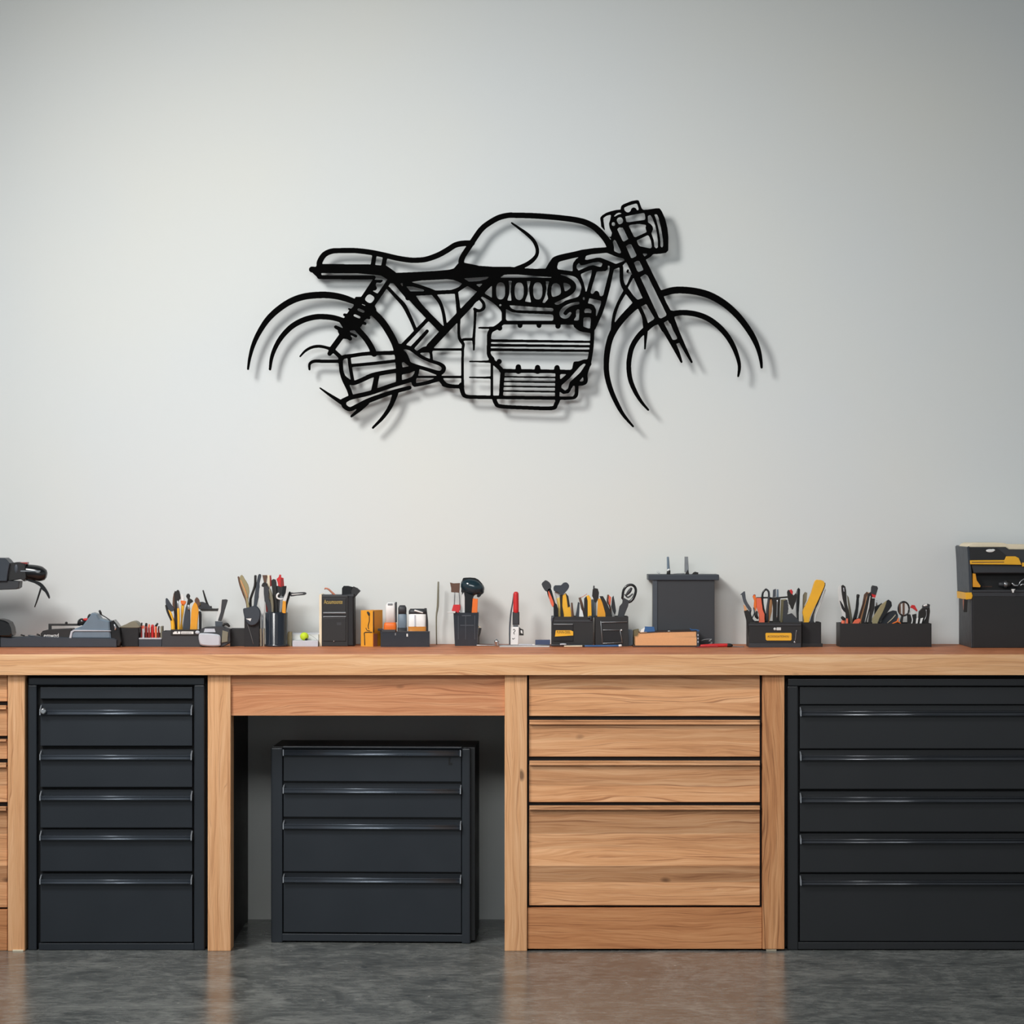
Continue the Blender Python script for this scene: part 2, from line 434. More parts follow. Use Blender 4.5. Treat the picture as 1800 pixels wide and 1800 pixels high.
# 1) solid regions, then their openings
po(TB, [(100, 640), (160, 625), (650, 628), (780, 640), (830, 640), (880, 672), (940, 718), (1170, 708), (1350, 698), (1500, 685), (1600, 655), (1600, 600), (1800, 640), (1800, 765), (1650, 770), (1480, 785), (1300, 795), (1090, 810), (960, 830), (890, 820), (850, 790), (780, 745), (720, 737), (540, 724), (145, 718), (60, 712)])
st(TB, [(48, 682, 60), (130, 685, 60)])
po(TD, [(150, 740), (215, 735), (320, 760), (540, 775), (690, 773), (855, 790), (960, 795), (1090, 793), (1160, 690), (1200, 800), (1250, 860), (1250, 900), (500, 960), (480, 875), (0, 900), (0, 820), (100, 800)])
po(TD, [(510, 880), (1200, 850), (1290, 880), (1370, 930), (1398, 990), (1370, 1050), (1290, 1090), (1180, 1150), (1160, 1200), (900, 1190), (680, 1185), (600, 1190), (510, 1110)])
po(TD, [(612, 1160), (1230, 1170), (1240, 1380), (612, 1378)])
po(TC, [(230, 250), (1600, 130), (1600, 345), (1515, 335), (1410, 440), (1280, 420), (1160, 345), (1030, 430), (980, 458), (770, 468), (680, 475), (400, 488), (300, 470), (230, 350)])
po(TF, [(0, 590), (60, 520), (130, 430), (240, 345), (450, 280), (700, 215), (960, 180), (1220, 163), (1340, 255), (1560, 350), (1600, 430), (1480, 560), (1440, 562), (1340, 600), (1270, 940), (1200, 1210), (1120, 1460), (970, 1790), (700, 1800), (620, 1790), (575, 1760), (540, 1695), (300, 1690), (240, 1720), (180, 1690), (0, 1690), (-100, 1400), (-50, 1200), (0, 740)])
po(TG, [(150, 430), (180, 390), (250, 345), (330, 315), (440, 290), (510, 285), (520, 220), (560, 190), (700, 135), (800, 118), (830, 125), (855, 200), (880, 265), (910, 290), (1000, 283), (1140, 260), (1195, 262), (1230, 310), (1290, 440), (1330, 600), (1350, 780), (1350, 1000), (1310, 1040), (1200, 1058), (1080, 1065), (1040, 1110), (950, 1162), (880, 1160), (520, 1060), (390, 1010), (340, 790), (300, 760), (230, 650), (190, 600), (168, 580), (165, 520)])
po(TG, [(334, 600), (430, 800), (520, 1010), (700, 1390), (890, 1800), (1265, 1800), (1210, 1690), (950, 1160), (760, 790), (660, 560)])
po(TH, [(405, 20), (500, 235), (655, 500), (700, 580), (810, 460), (690, 180), (590, -20)])
po(TE, [(1370, 575), (1440, 570), (1480, 552), (1530, 548), (1560, 600), (1500, 700), (1500, 800), (1420, 825), (1385, 825), (1350, 850), (1325, 905), (1260, 915), (1210, 880), (1200, 690), (1330, 665), (1370, 640)])
po(TC, [(130, 1180), (250, 1190), (330, 1240), (210, 1270), (290, 1370), (330, 1440), (420, 1480), (450, 1540), (330, 1600), (130, 1640)])
po(TC, [(560, 1225), (700, 1180), (650, 1300), (470, 1310)])
# rear shock
po(TA, [(1410, 70), (1620, 70), (1545, 180), (1430, 345), (1448, 380), (1445, 410), (1380, 455), (1320, 500), (1290, 560), (1250, 600), (1170, 605), (1165, 640), (1190, 680), (1170, 700), (1100, 690), (1060, 650), (1040, 610), (1100, 580), (1060, 520), (1105, 480), (1160, 400), (1210, 350), (1215, 290), (1230, 250), (1290, 250)])
for u0, v0, u1, v1, w0 in ((1158, 378, 1230, 400, 26), (1112, 440, 1200, 462, 28), (1250, 430, 1372, 472, 28), (1240, 500, 1330, 532, 30), (1020, 568, 1120, 620, 34), (1150, 625, 1232, 664, 28), (1120, 660, 1172, 690, 28)):
    st(TA, [(u0, v0, w0*0.7), (u1, v1, w0)] if u0 > 1140 else [(u0, v0, w0), (u1, v1, w0*1.5)])

# 2) strokes
S1 = [
 (TA, [(95, 1012, 20), (112, 900, 30), (150, 760, 42), (215, 620, 50), (310, 480, 58), (430, 370, 62), (560, 290, 64), (700, 245, 66), (870, 230, 68), (1000, 238, 66), (1120, 265, 64), (1240, 310, 56)]),
 (TA, [(1400, 400, 70), (1500, 500, 72), (1570, 600, 72), (1640, 730, 72), (1675, 850, 70), (1685, 1000, 60), (1690, 1140, 60)]),
 (TA, [(1650, 1270, 58), (1600, 1400, 45), (1520, 1520, 36), (1412, 1632, 22)]),
 (TA, [(327, 1015, 24), (345, 890, 36), (390, 770, 44), (460, 660, 50), (560, 560, 54), (680, 495, 56), (800, 463, 56), (900, 460, 56), (1000, 472, 56), (1090, 500, 56), (1160, 540, 60)]),
 (TA, [(1230, 570, 60), (1330, 680, 60), (1390, 770, 60), (1425, 850, 64)]),
 (TA, [(643, 880, 14), (700, 820, 24), (770, 782, 28), (850, 772, 30), (930, 788, 30), (985, 810, 44)]),
 (TA, [(990, 790, 58), (1100, 640, 58)]), (TA, [(955, 850, 44), (980, 815, 60)]), (TA, [(1000, 820, 40), (1085, 900, 44)]),
 (TA, [(743, 1016, 20), (745, 960, 26), (790, 930, 32), (900, 930, 34), (1060, 930, 34)]),
 (TA, [(1070, 890, 44), (1075, 960, 44), (1082, 1040, 42), (1110, 1120, 50), (1160, 1230, 46), (1185, 1310, 46)]),
 (TA, [(1080, 895, 36), (1120, 880, 40), (1200, 870, 38), (1350, 850, 38), (1640, 840, 42)]),
 (TA, [(1160, 890, 34), (1175, 1000, 34), (1200, 1140, 34)]), (TA, [(1180, 975, 32), (1400, 955, 32), (1660, 925, 32)]),
 (TA, [(1095, 1085, 40), (1140, 1130, 50), (1200, 1160, 46), (1290, 1130, 44), (1400, 1080, 46), (1530, 1050, 44), (1660, 1030, 44)]),
 (TA, [(1455, 1080, 52), (1425, 1230, 56)]),
 (TA, [(1100, 1350, 56), (1180, 1312, 48), (1380, 1265, 46), (1600, 1190, 46), (1800, 1130, 46)]),
 (TA, [(1105, 1350, 50), (1110, 1400, 50), (1170, 1435, 44), (1250, 1400, 44), (1380, 1340, 50), (1600, 1262, 44), (1800, 1208, 40)]),
 (TA, [(855, 1212, 14), (950, 1280, 28), (1080, 1365, 44)]), (TA, [(1185, 1512, 22), (1280, 1430, 44), (1345, 1370, 50)]),
 # seat and tank
 (TB, [(130, 650, 58), (132, 600, 58), (180, 525, 56), (260, 488, 54), (360, 482, 52), (500, 482, 52), (650, 498, 54), (800, 527, 54), (950, 562, 54), (1080, 582, 54), (1170, 583, 54), (1260, 572, 54), (1380, 530, 56), (1480, 475, 56), (1560, 425, 56), (1640, 407, 58), (1740, 402, 56)]),
 (TB, [(70, 700, 44), (130, 745, 54), (180, 763, 40), (700, 765, 42)]),
 (TB, [(712, 510, 44), (690, 650, 46)]), (TB, [(822, 550, 46), (800, 660, 44)]),
 (TD, [(190, 760, 60), (185, 710, 60), (210, 650, 56), (270, 560, 56), (330, 468, 56), (400, 373, 56), (480, 310, 56), (580, 255, 56), (680, 230, 54), (760, 230, 54), (930, 234, 56), (1100, 245, 56), (1260, 260, 56), (1400, 280, 58), (1500, 307, 60), (1590, 355, 62), (1660, 420, 64), (1720, 495, 66), (1765, 580, 70)]),
 (TD, [(716, 310, 16), (800, 370, 26), (880, 430, 34), (950, 500, 36), (985, 580, 36), (980, 650, 36), (930, 710, 42), (860, 755, 44), (760, 795, 44)]),
 (TD, [(1100, 840, 90), (1150, 730, 64), (1200, 685, 58), (1400, 638, 56), (1560, 608, 54), (1740, 598, 52)]),
 (TG, [(345, 860, 90), (345, 990, 84), (440, 1062, 70), (560, 1110, 70), (640, 1180, 80)]),
 # middle frame
 (TC, [(300, 430, 130), (470, 645, 96), (700, 885, 96), (800, 985, 100)]),
 (TC, [(20, 380, 46), (130, 500, 50), (240, 620, 60), (310, 750, 54), (370, 880, 50), (415, 990, 50)]),
 (TC, [(40, 200, 110), (300, 520, 70)]),
 (TC, [(585, 830, 52), (230, 1200, 56)]), (TC, [(1490, 300, 100), (1300, 500, 100), (900, 920, 100), (620, 1220, 100)]),
 (TC, [(580, 998, 46), (370, 1230, 56)]),
 (TC, [(180, 1210, 60), (330, 1245, 60), (420, 1310, 52), (520, 1380, 46), (640, 1430, 46), (760, 1470, 50), (818, 1520, 60), (800, 1580, 60), (740, 1600, 64), (600, 1555, 52), (450, 1510, 50), (330, 1465, 50), (300, 1400, 46), (260, 1320, 46), (190, 1270, 50)]),
 (TC, [(440, 1310, 50), (540, 1250, 56), (600, 1260, 50), (632, 1310, 40), (642, 1400, 40)]),
 (TC, [(640, 1262, 34), (1085, 1262, 34)]),
 (TC, [(1035, 740, 50), (1035, 870, 42), (1036, 1060, 38), (1060, 1130, 46), (1098, 1185, 44), (1093, 1260, 36), (1088, 1450, 36), (1088, 1640, 36), (1092, 1800, 40)]),
 (TC, [(1272, 690, 42), (1264, 900, 34), (1250, 1110, 40), (1252, 1200, 32), (1250, 1265, 26)]), (TC, [(1100, 1118, 36), (1240, 1115, 36)]),
 (TC, [(1350, 545, 40), (1392, 600, 42), (1390, 670, 44), (1320, 705, 40), (1260, 680, 40)]),
 (TC, [(680, 470, 60), (760, 580, 50), (810, 720, 46), (842, 920, 46)]), (TC, [(1000, 440, 50), (1015, 560, 52), (1030, 700, 60), (1035, 820, 50)]),
 (TC, [(170, 1250, 80), (170, 1740, 80)]), (TC, [(0, 1590, 50), (220, 1550, 50), (420, 1520, 50)]),
 (TC, [(440, 1520, 56), (425, 1610, 60), (385, 1690, 70), (390, 1760, 60)]), (TC, [(430, 1655, 30), (1080, 1657, 34)]),
 (TC, [(0, 1800, 50), (220, 1735, 50), (390, 1670, 50)]), (TC, [(400, 1775, 50), (560, 1745, 50), (740, 1690, 60)]),
 (TC, [(750, 1640, 70), (780, 1700, 70), (840, 1765, 60), (940, 1788, 46), (1080, 1790, 46)]),
 # engine
 (TD, [(400, 1060, 36), (520, 1130, 36), (600, 1200, 40), (635, 1260, 44), (635, 1360, 44)]),
 (TD, [(635, 1350, 44), (560, 1410, 46), (500, 1445, 46), (480, 1490, 46), (478, 1560, 42), (475, 1690, 42), (510, 1750, 52)]),
 (TE, [(500, 555, 50), (600, 650, 44), (640, 670, 40), (1000, 675, 38), (1350, 680, 38)]),
 (TE, [(610, 162, 38), (1370, 162, 38)]), (TE, [(1400, 190, 60), (1450, 232, 44), (1560, 255, 36)]),
 (TE, [(490, 352, 28), (1550, 365, 22)]), (TE, [(490, 400, 28), (1550, 412, 24)]), (TE, [(490, 447, 28), (1550, 460, 22)]),
 (TE, [(370, 217, 16), (540, 217, 24)]), (TE, [(274, 573, 14), (380, 573, 16), (490, 573, 26)]), (TE, [(270, 740, 12), (380, 742, 16), (500, 742, 24)]),
 (TE, [(508, 570, 26), (508, 930, 28)]), (TE, [(185, 820, 50), (200, 900, 46), (235, 940, 40), (350, 948, 38), (510, 950, 36), (850, 954, 36), (1180, 958, 36), (1330, 958, 34), (1390, 938, 38), (1402, 880, 38), (1402, 810, 38)]),
 (TE, [(0, 815, 44), (60, 835, 34), (180, 838, 36)]),
 (TE, [(622, 680, 46), (612, 800, 44), (604, 940, 42)]), (TE, [(1202, 680, 46), (1200, 840, 50), (1195, 970, 44)]),
 (TE, [(530, 955, 46), (550, 1010, 44), (600, 1045, 40), (870, 1060, 38), (1140, 1065, 40), (1185, 1022, 44), (1212, 960, 44)]),
 (TE, [(1572, 190, 50), (1570, 240, 40), (1562, 400, 40), (1548, 500, 42), (1528, 600, 46), (1498, 700, 40), (1497, 780, 42), (1465, 806, 38), (1410, 810, 36)]),
 # fender stay and fork arms
 (TF, [(1490, 560, 70), (1490, 750, 70), (1510, 880, 76), (1580, 1010, 86), (1690, 1140, 76), (1800, 1250, 80)]),
 (TF, [(1700, 740, 70), (1590, 960, 50), (1450, 1230, 60), (1370, 1430, 60), (1330, 1600, 60), (1310, 1780, 60)]),
 (TH, [(700, 200, 64), (800, 172, 66), (910, 168, 66), (1050, 185, 66), (1180, 225, 66), (1310, 300, 64), (1420, 395, 62), (1510, 500, 58), (1590, 620, 54), (1645, 740, 44), (1672, 850, 32), (1682, 933, 22)]),
 (TH, [(780, 410, 60), (860, 393, 52), (940, 392, 52), (1050, 410, 52), (1160, 455, 52), (1260, 530, 52), (1340, 620, 50), (1400, 720, 46), (1440, 820, 38), (1460, 900, 32), (1460, 960, 28), (1450, 1020, 18)]),
 (TH, [(560, 260, 60), (450, 310, 76), (380, 370, 68), (300, 455, 66), (230, 550, 64), (180, 660, 58), (152, 800, 56), (145, 940, 52), (162, 1060, 50), (200, 1180, 46), (260, 1310, 42), (320, 1410, 32), (410, 1516, 18)]),
 (TH, [(660, 475, 56), (600, 500, 56), (530, 560, 56), (460, 630, 52), (400, 730, 50), (372, 850, 48), (368, 950, 46), (385, 1060, 44), (430, 1170, 40), (490, 1270, 30), (560, 1353, 18)]),
 (TH, [(480, 350, 36), (515, 430, 36), (532, 510, 50), (535, 600, 34), (530, 690, 22), (527, 748, 16)]),
 (TH, [(340, 165, 50), (430, 285, 46)]), (TH, [(335, 185, 26), (260, 310, 26), (225, 400, 26), (210, 500, 26), (205, 570, 30)]),
 (TH, [(640, 400, 70), (690, 490, 68), (760, 610, 60), (840, 765, 44), (890, 880, 18)]), (TH, [(720, 320, 60), (790, 450, 54), (850, 600, 50), (930, 765, 34), (990, 880, 18)]),
 (TH, [(800, 690, 40), (880, 662, 40)]), (TH, [(640, 470, 60), (790, 400, 60)]), (TH, [(690, 480, 40), (800, 440, 40)]),
]
for T, p in S1: st(T, p)
for u, v, r in ((590, 218, 28), (805, 192, 26), (1005, 192, 26), (1205, 198, 28), (585, 573, 27), (787, 630, 28), (990, 636, 28), (1195, 638, 28)):
    el(TE, u, v, r)
for u in (787, 990, 1195): st(TE, [(u, 640, 56), (u, 670, 66)])
for v in (732, 783, 833, 883): st(TE, [(620, v, 14), (900, v+5, 16), (1200, v+9, 15)])
po(TE, [(1370, 575), (1440, 570), (1400, 640), (1372, 650)])
st(TE, [(1390, 600, 52), (1375, 650, 40)]); st(TE, [(1400, 600, 40), (1470, 575, 40)])
st(TE, [(1340, 690, 36), (1230, 780, 30)])

# 3) openings cut through the solid regions
cu(TA, [(1505, 30), (1568, 66), (1462, 218), (1398, 183), (1440, 182), (1457, 160), (1440, 125), (1450, 98), (1495, 102), (1518, 80), (1510, 52)], 0)
cu(TA, [(1372, 222), (1430, 262), (1388, 318), (1328, 278)], 4)
for a, b, w_ in (((1296, 328), (1334, 343), 9), ((1262, 384), (1312, 406), 28), ((1220, 445), (1270, 467), 26)): st(TA, [a+(w_,), b+(w_,)], val=False)
cu(TB, [(145, 720), (540, 722), (715, 737), (700, 744), (150, 742)], 0)
cu(TD, [(595, 885), (640, 855), (770, 852), (1000, 872), (1150, 882), (1140, 890), (600, 888)], 0)
for u, v, a, b in ((600, 1027, 49, 92), (796, 1030, 49, 94), (992, 1027, 50, 93)):
    po(TD, [(u+a*np.sign(math.cos(k*math.pi/16))*abs(math.cos(k*math.pi/16))**0.8, v+b*np.sign(math.sin(k*math.pi/16))*abs(math.sin(k*math.pi/16))**0.8) for k in range(32)], False)
cu(TD, [(1135, 1000), (1150, 958), (1185, 943), (1222, 965), (1235, 1010), (1230, 1062), (1155, 1092), (1136, 1062)])
cu(TD, [(1262, 940), (1320, 955), (1341, 985), (1320, 1012), (1280, 1034), (1270, 1000)], 2)
cu(TD, [(682, 920), (720, 920), (712, 960), (706, 1040), (715, 1132), (668, 1130), (690, 1060), (692, 980)], 0)
cu(TD, [(875, 922), (918, 922), (900, 990), (905, 1060), (922, 1150), (855, 1140), (885, 1060), (886, 980)], 0)
cu(TD, [(1075, 925), (1115, 925), (1098, 980), (1090, 1060), (1103, 1110), (1065, 1156), (1038, 1152), (1070, 1080), (1083, 1000)], 0)
cu(TD, [(510, 966), (510, 1105), (430, 1046)], 0)
el(TD, 597, 1178, 14, 13, False)
cu(TD, [(690, 1178), (740, 1180), (1000, 1200), (1150, 1208), (1160, 1226), (1150, 1244), (1000, 1239), (760, 1232), (712, 1212)], 0)
cu(TD, [(655, 1215), (720, 1250), (800, 1261), (1145, 1275), (1157, 1290), (1157, 1330), (1145, 1344), (670, 1344), (655, 1330)], 0)
cu(TC, [(340, 290), (500, 268), (860, 250), (950, 258), (1030, 285), (1087, 315), (1040, 360), (990, 385), (930, 405), (800, 412), (700, 415), (620, 380), (470, 330)], 0)
cu(TC, [(272, 350), (380, 356), (530, 400), (540, 415), (530, 426), (335, 426)], 0)
cu(TC, [(1102, 238), (1300, 224), (1475, 212), (1440, 250), (1330, 280), (1180, 288)], 0)
cu(TC, [(1277, 325), (1370, 313), (1375, 325), (1330, 368)], 0)
st(TC, [(82, 332, 50), (150, 415, 50), (245, 525, 46)], val=False)
cu(TC, [(1295, 566), (1375, 628), (1345, 685), (1315, 680), (1243, 622)], 0)
cu(TC, [(285, 600), (335, 574), (550, 812), (450, 928), (432, 920), (370, 750)], 0)
cu(TF, [(240, 690), (420, 710), (580, 750), (650, 830), (697, 940), (682, 1040), (635, 1140), (500, 1185), (380, 1222), (240, 1305), (160, 1270), (330, 1190), (470, 1120), (560, 1040), (597, 950), (575, 870), (500, 800), (380, 740)], 2)
cu(TF, [(240, 465), (280, 440), (500, 385), (670, 348), (590, 400), (535, 480), (525, 540), (528, 640), (400, 625), (235, 603), (215, 560)], 0)
st(TF, [(635, 1268, 56), (500, 1295, 60), (370, 1365, 76), (302, 1460, 82), (330, 1525, 84), (400, 1540, 68), (450, 1500, 66), (478, 1465, 50)], val=False)
cu(TF, [(590, 1420), (620, 1385), (660, 1395), (650, 1600), (620, 1616), (540, 1610), (592, 1530)], 0)
cu(TF, [(752, 1425), (775, 1377), (860, 1375), (900, 1410), (895, 1470), (830, 1460), (760, 1465)], 0)
cu(TF, [(735, 1580), (750, 1545), (870, 1545), (888, 1580), (870, 1772), (840, 1772), (735, 1735)], 0)
cu(TF, [(855, 1168), (1090, 1220), (1085, 1280), (1000, 1530), (983, 1530), (985, 1400), (950, 1320), (900, 1290), (825, 1275)], 0)
el(TF, 745, 1180, 22, 34, False)
cu(TF, [(910, 605), (900, 680), (800, 1040), (778, 1052), (775, 1000), (740, 860), (685, 720), (690, 690), (800, 640)], 0)
cu(TF, [(1000, 640), (1080, 637), (1180, 630), (1218, 600), (1222, 525), (1255, 525), (1260, 560), (1250, 640), (1130, 1110), (1100, 1137), (1060, 1127), (1045, 1060), (1010, 1025), (970, 1030), (935, 1080), (900, 1090), (878, 1060), (915, 920)], 0)
cu(TF, [(606, 520), (640, 473), (662, 478), (680, 515), (750, 512), (930, 462), (1050, 450), (1120, 480), (1090, 552), (1050, 550), (930, 520), (850, 535), (640, 627), (600, 575)], 0)
cu(TF, [(765, 410), (790, 330), (900, 300), (1200, 270), (1250, 290), (1380, 345), (1535, 388), (1552, 412), (1545, 435), (1380, 495), (1180, 412), (1080, 373), (1000, 372), (810, 416)], 0)
cu(TF, [(1545, 560), (1585, 520), (1620, 545), (1688, 690), (1595, 905), (1570, 905), (1535, 770), (1530, 660)], 0)
cu(TG, [(205, 430), (260, 390), (335, 370), (342, 390), (325, 470), (305, 530), (320, 610), (360, 690), (345, 755), (325, 765), (295, 750), (240, 670), (225, 600), (210, 500)], 0)
el(TG, 383, 538, 32, 38, False); cu(TG, [(440, 465), (470, 422), (525, 420), (555, 470), (540, 520), (490, 545), (460, 520)])
cu(TG, [(390, 400), (430, 355), (480, 332), (530, 345), (528, 356), (465, 375), (400, 412)], 0)
cu(TG, [(570, 250), (640, 215), (780, 172), (805, 185), (830, 270), (820, 300), (795, 295), (775, 258), (735, 245), (700, 265), (685, 310), (650, 335), (610, 330), (575, 295)], 0)
cu(TG, [(590, 400), (910, 338), (935, 350), (948, 440), (935, 465), (640, 508), (610, 500)], 0)
cu(TG, [(650, 570), (680, 548), (830, 532), (950, 548), (962, 560), (948, 600), (970, 680), (775, 770), (745, 765)], 0)
cu(TG, [(790, 825), (985, 730), (1010, 745), (1045, 830), (1060, 920), (1055, 955), (1030, 968), (850, 930), (820, 905)], 0)
cu(TG, [(990, 395), (1010, 378), (1040, 380), (1070, 430), (1120, 560), (1150, 700), (1170, 850), (1170, 945), (1135, 970), (1102, 940), (1090, 820), (1050, 700), (1080, 630), (1072, 580), (1030, 532), (990, 512)], 0)
cu(TG, [(1100, 372), (1130, 360), (1155, 370), (1180, 430), (1220, 600), (1255, 800), (1262, 920), (1235, 957), (1210, 930), (1205, 800), (1170, 600), (1130, 450)], 0)
cu(TG, [(890, 1052), (980, 1055), (975, 1080), (930, 1112)], 0)
cu(TG, [(370, 850), (400, 808), (428, 832), (520, 1025), (510, 1056), (470, 1050), (395, 1015), (390, 930)], 0)
cu(TG, [(447, 630), (480, 595), (550, 598), (648, 800), (565, 850), (542, 830)], 0)
cu(TG, [(600, 925), (660, 888), (700, 892), (792, 1080), (780, 1107), (710, 1141), (690, 1130)], 0)
cu(TG, [(740, 1215), (800, 1180), (842, 1185), (912, 1330), (905, 1350), (825, 1383), (800, 1362)], 0)
cu(TH, [(480, 40), (530, 8), (555, 25), (742, 405), (735, 425), (685, 450), (665, 440)], 0)
cu(TH, [(712, 490), (755, 465), (846, 635), (840, 650), (805, 663), (795, 650)], 0)
cu(TE, [(1440, 620), (1480, 592), (1500, 600), (1440, 690), (1330, 790), (1310, 860), (1280, 880), (1240, 850), (1240, 825), (1330, 745)], 0)
cu(TE, [(1225, 712), (1240, 703), (1298, 706), (1228, 764)], 0); cu(TE, [(1430, 782), (1470, 732), (1476, 775), (1458, 785)], 0)
cu(TE, [(1222, 905), (1260, 917), (1312, 914), (1350, 862), (1365, 828), (1382, 828), (1380, 915), (1362, 941), (1225, 942)], 0)
el(TC, 220, 1380, 12, 13, False)
cu(TC, [(213, 1450), (240, 1440), (322, 1505), (225, 1522)], 0)

def sheet_mesh():
    """soften the drawn shape a little and trace its edge into clean loops"""
    f = G.astype(np.float32)
    k = np.exp(-0.5*(np.arange(-6, 7)/1.9)**2); k /= k.sum()
    for ax in (0, 1):
        f = sum(np.roll(f, i-6, ax)*k[i] for i in range(13))
    f = f-0.43
    s = f > 0
    c = s[:-1, :-1]*1+s[:-1, 1:]*2+s[1:, 1:]*4+s[1:, :-1]*8
    nxt = {}
    def pt(e, j, i):
        if e == 0: a, b_ = f[j, i], f[j, i+1]; return (i+a/(a-b_), j)
        if e == 1: a, b_ = f[j, i+1], f[j+1, i+1]; return (i+1, j+a/(a-b_))
        if e == 2: a, b_ = f[j+1, i], f[j+1, i+1]; return (i+a/(a-b_), j+1)
        a, b_ = f[j, i], f[j+1, i]; return (i, j+a/(a-b_))
    def key(e, j, i): return ((0, j, i), (1, j, i+1), (0, j+1, i), (1, j, i))[e]
    T = {1: [(3, 0)], 2: [(0, 1)], 3: [(3, 1)], 4: [(1, 2)], 5: [(3, 0), (1, 2)], 6: [(0, 2)], 7: [(3, 2)], 8: [(2, 3)], 9: [(2, 0)], 10: [(0, 1), (2, 3)], 11: [(2, 1)], 12: [(1, 3)], 13: [(1, 0)], 14: [(0, 3)]}
    pos = {}
    for j, i in zip(*np.where((c > 0) & (c < 15))):
        j, i = int(j), int(i)
        for a, b_ in T[int(c[j, i])]:
            ka, kb = key(a, j, i), key(b_, j, i)
            pos[ka] = pt(a, j, i); pos[kb] = pt(b_, j, i); nxt[ka] = kb
    loops = []
    while nxt:
        k0, v = nxt.popitem(); L = [k0]
        while v != k0 and v in nxt:
            L.append(v); v = nxt.pop(v)
        if len(L) > 24: loops.append([pos[q] for q in L])
    def rdp(P, e):
        if len(P) < 3: return P
        a, b_ = np.array(P[0]), np.array(P[-1]); d = b_-a; q = np.hypot(*d)+1e-9
        A = np.array(P)
        ds = np.abs(d[0]*(A[:, 1]-a[1])-d[1]*(A[:, 0]-a[0]))/q
        i = int(ds.argmax())
        if ds[i] < e: return [P[0], P[-1]]
        return rdp(P[:i+1], e)[:-1]+rdp(P[i:], e)
    out = []
    for L in loops:
        h = len(L)//2
        out.append(rdp(L[:h+1], 0.16)[:-1]+rdp(L[h:]+L[:1], 0.16)[:-1])
    return out
SY0, SY1 = WALL-0.052, WALL-0.046
cuv = bpy.data.curves.new('sheet', 'CURVE'); cuv.dimensions = '2D'; cuv.fill_mode = 'BOTH'; cuv.extrude = (SY1-SY0)/2
for L in sheet_mesh():
    sp = cuv.splines.new('POLY'); sp.points.add(len(L)-1); sp.use_cyclic_u = True
    for q, (i, j) in zip(sp.points, L):
        q.co = (X(GX0+i/GN, SY0), Z(GY0+j/GN, SY0), 0, 1)
_o = bpy.data.objects.new('sheet', cuv); C.objects.link(_o)
_me = bpy.data.meshes.new_from_object(_o.evaluated_get(bpy.context.evaluated_depsgraph_get()))
bpy.data.objects.remove(_o)
for v in _me.vertices: v.co = Vector((v.co.x, (SY0+SY1)/2-v.co.z, v.co.y))
bm = NB(); bm.from_mesh(_me); bpy.data.meshes.remove(_me)
bmesh.ops.remove_doubles(bm, verts=bm.verts[:], dist=1e-6)
art = thing('wall_sculpture', 'flat black metal line sculpture of a motorcycle in side view, mounted on the grey wall', 'wall art', (X(890, SY0), SY0, Z(560, SY0)))
part('motorcycle_silhouette', bm, 'sculpture_black', art)
for px, py in ((800, 484), (1104, 475), (690, 478), (1020, 577), (700, 620)):
    bm = NB(); x, z = X(px, SY0), Z(py, SY0)
    rings(bm, [[(x+0.0035*math.cos(k*math.pi/6), y, z+0.0035*math.sin(k*math.pi/6)) for k in range(12)] for y in (SY1-0.001, WALL+0.001)])
    part('standoff', bm, 'sculpture_black', art)

# ---------------------------------------------------------------- bench
XL, XR = -60, 1900
ZB = 0.9
bt = thing('worktop', 'long thick solid wood worktop running the full width under all the tools', 'worktop', (0, 0.3, ZB-0.062))
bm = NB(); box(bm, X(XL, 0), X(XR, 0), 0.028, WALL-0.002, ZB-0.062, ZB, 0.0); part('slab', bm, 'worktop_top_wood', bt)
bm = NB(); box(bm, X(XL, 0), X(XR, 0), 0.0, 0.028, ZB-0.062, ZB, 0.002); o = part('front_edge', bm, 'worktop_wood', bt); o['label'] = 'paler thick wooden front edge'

ZU = ZB-0.0625                                     # underside
fr = thing('workbench', 'wooden bench frame of thick square legs with a wide apron over the knee space', 'bench frame', (0, 0.05, 0))
def pbox(bm, px0, px1, py0, py1, Y, d, bev=0.001, top=None, bot=None):
    z1 = Z(py0, Y) if top is None else top
    z0 = Z(py1, Y) if bot is None else bot
    box(bm, X(px0, Y), X(px1, Y), Y, Y+d, z0, z1, bev)
YP = 0.02
for a, b, m, zb in ((13.5, 43.5, 'post_wood', 0.0), (365, 405.5, 'post_wood', 0), (887, 926.5, 'post_wood', 0), (1340.5, 1379, 'rough_post_wood', 0.006)):
    bm = NB(); box(bm, X(a, YP), X(b, YP), YP, YP+0.09, zb, ZU, 0.0025); leg = part('leg', bm, m, fr)
    if zb:
        bm = NB(); pbox(bm, 1347, 1365, 1669, 1674, YP+0.006, 0.05, bot=0.0, top=0.008); part('foot_pad', bm, 'cream', leg, fr)
bm = NB(); pbox(bm, 22, 41, 1671, 1676, YP-0.004, 0.04, bot=0.0, top=0.005); part('foot_pad', bm, 'cream', fr)
bm = NB(); box(bm, X(405.5, YP), X(887, YP), YP+0.012, YP+0.04, Z(1258, YP+0.012), ZU, 0.001); part('apron', bm, 'apron_wood', fr)
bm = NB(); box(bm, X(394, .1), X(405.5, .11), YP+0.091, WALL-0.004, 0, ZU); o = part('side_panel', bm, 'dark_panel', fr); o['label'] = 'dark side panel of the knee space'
bm = NB(); box(bm, X(887, .1)+0.004, X(900, .11), YP+0.091, WALL-0.004, 0, ZU); part('side_panel', bm, 'dark_panel', fr)

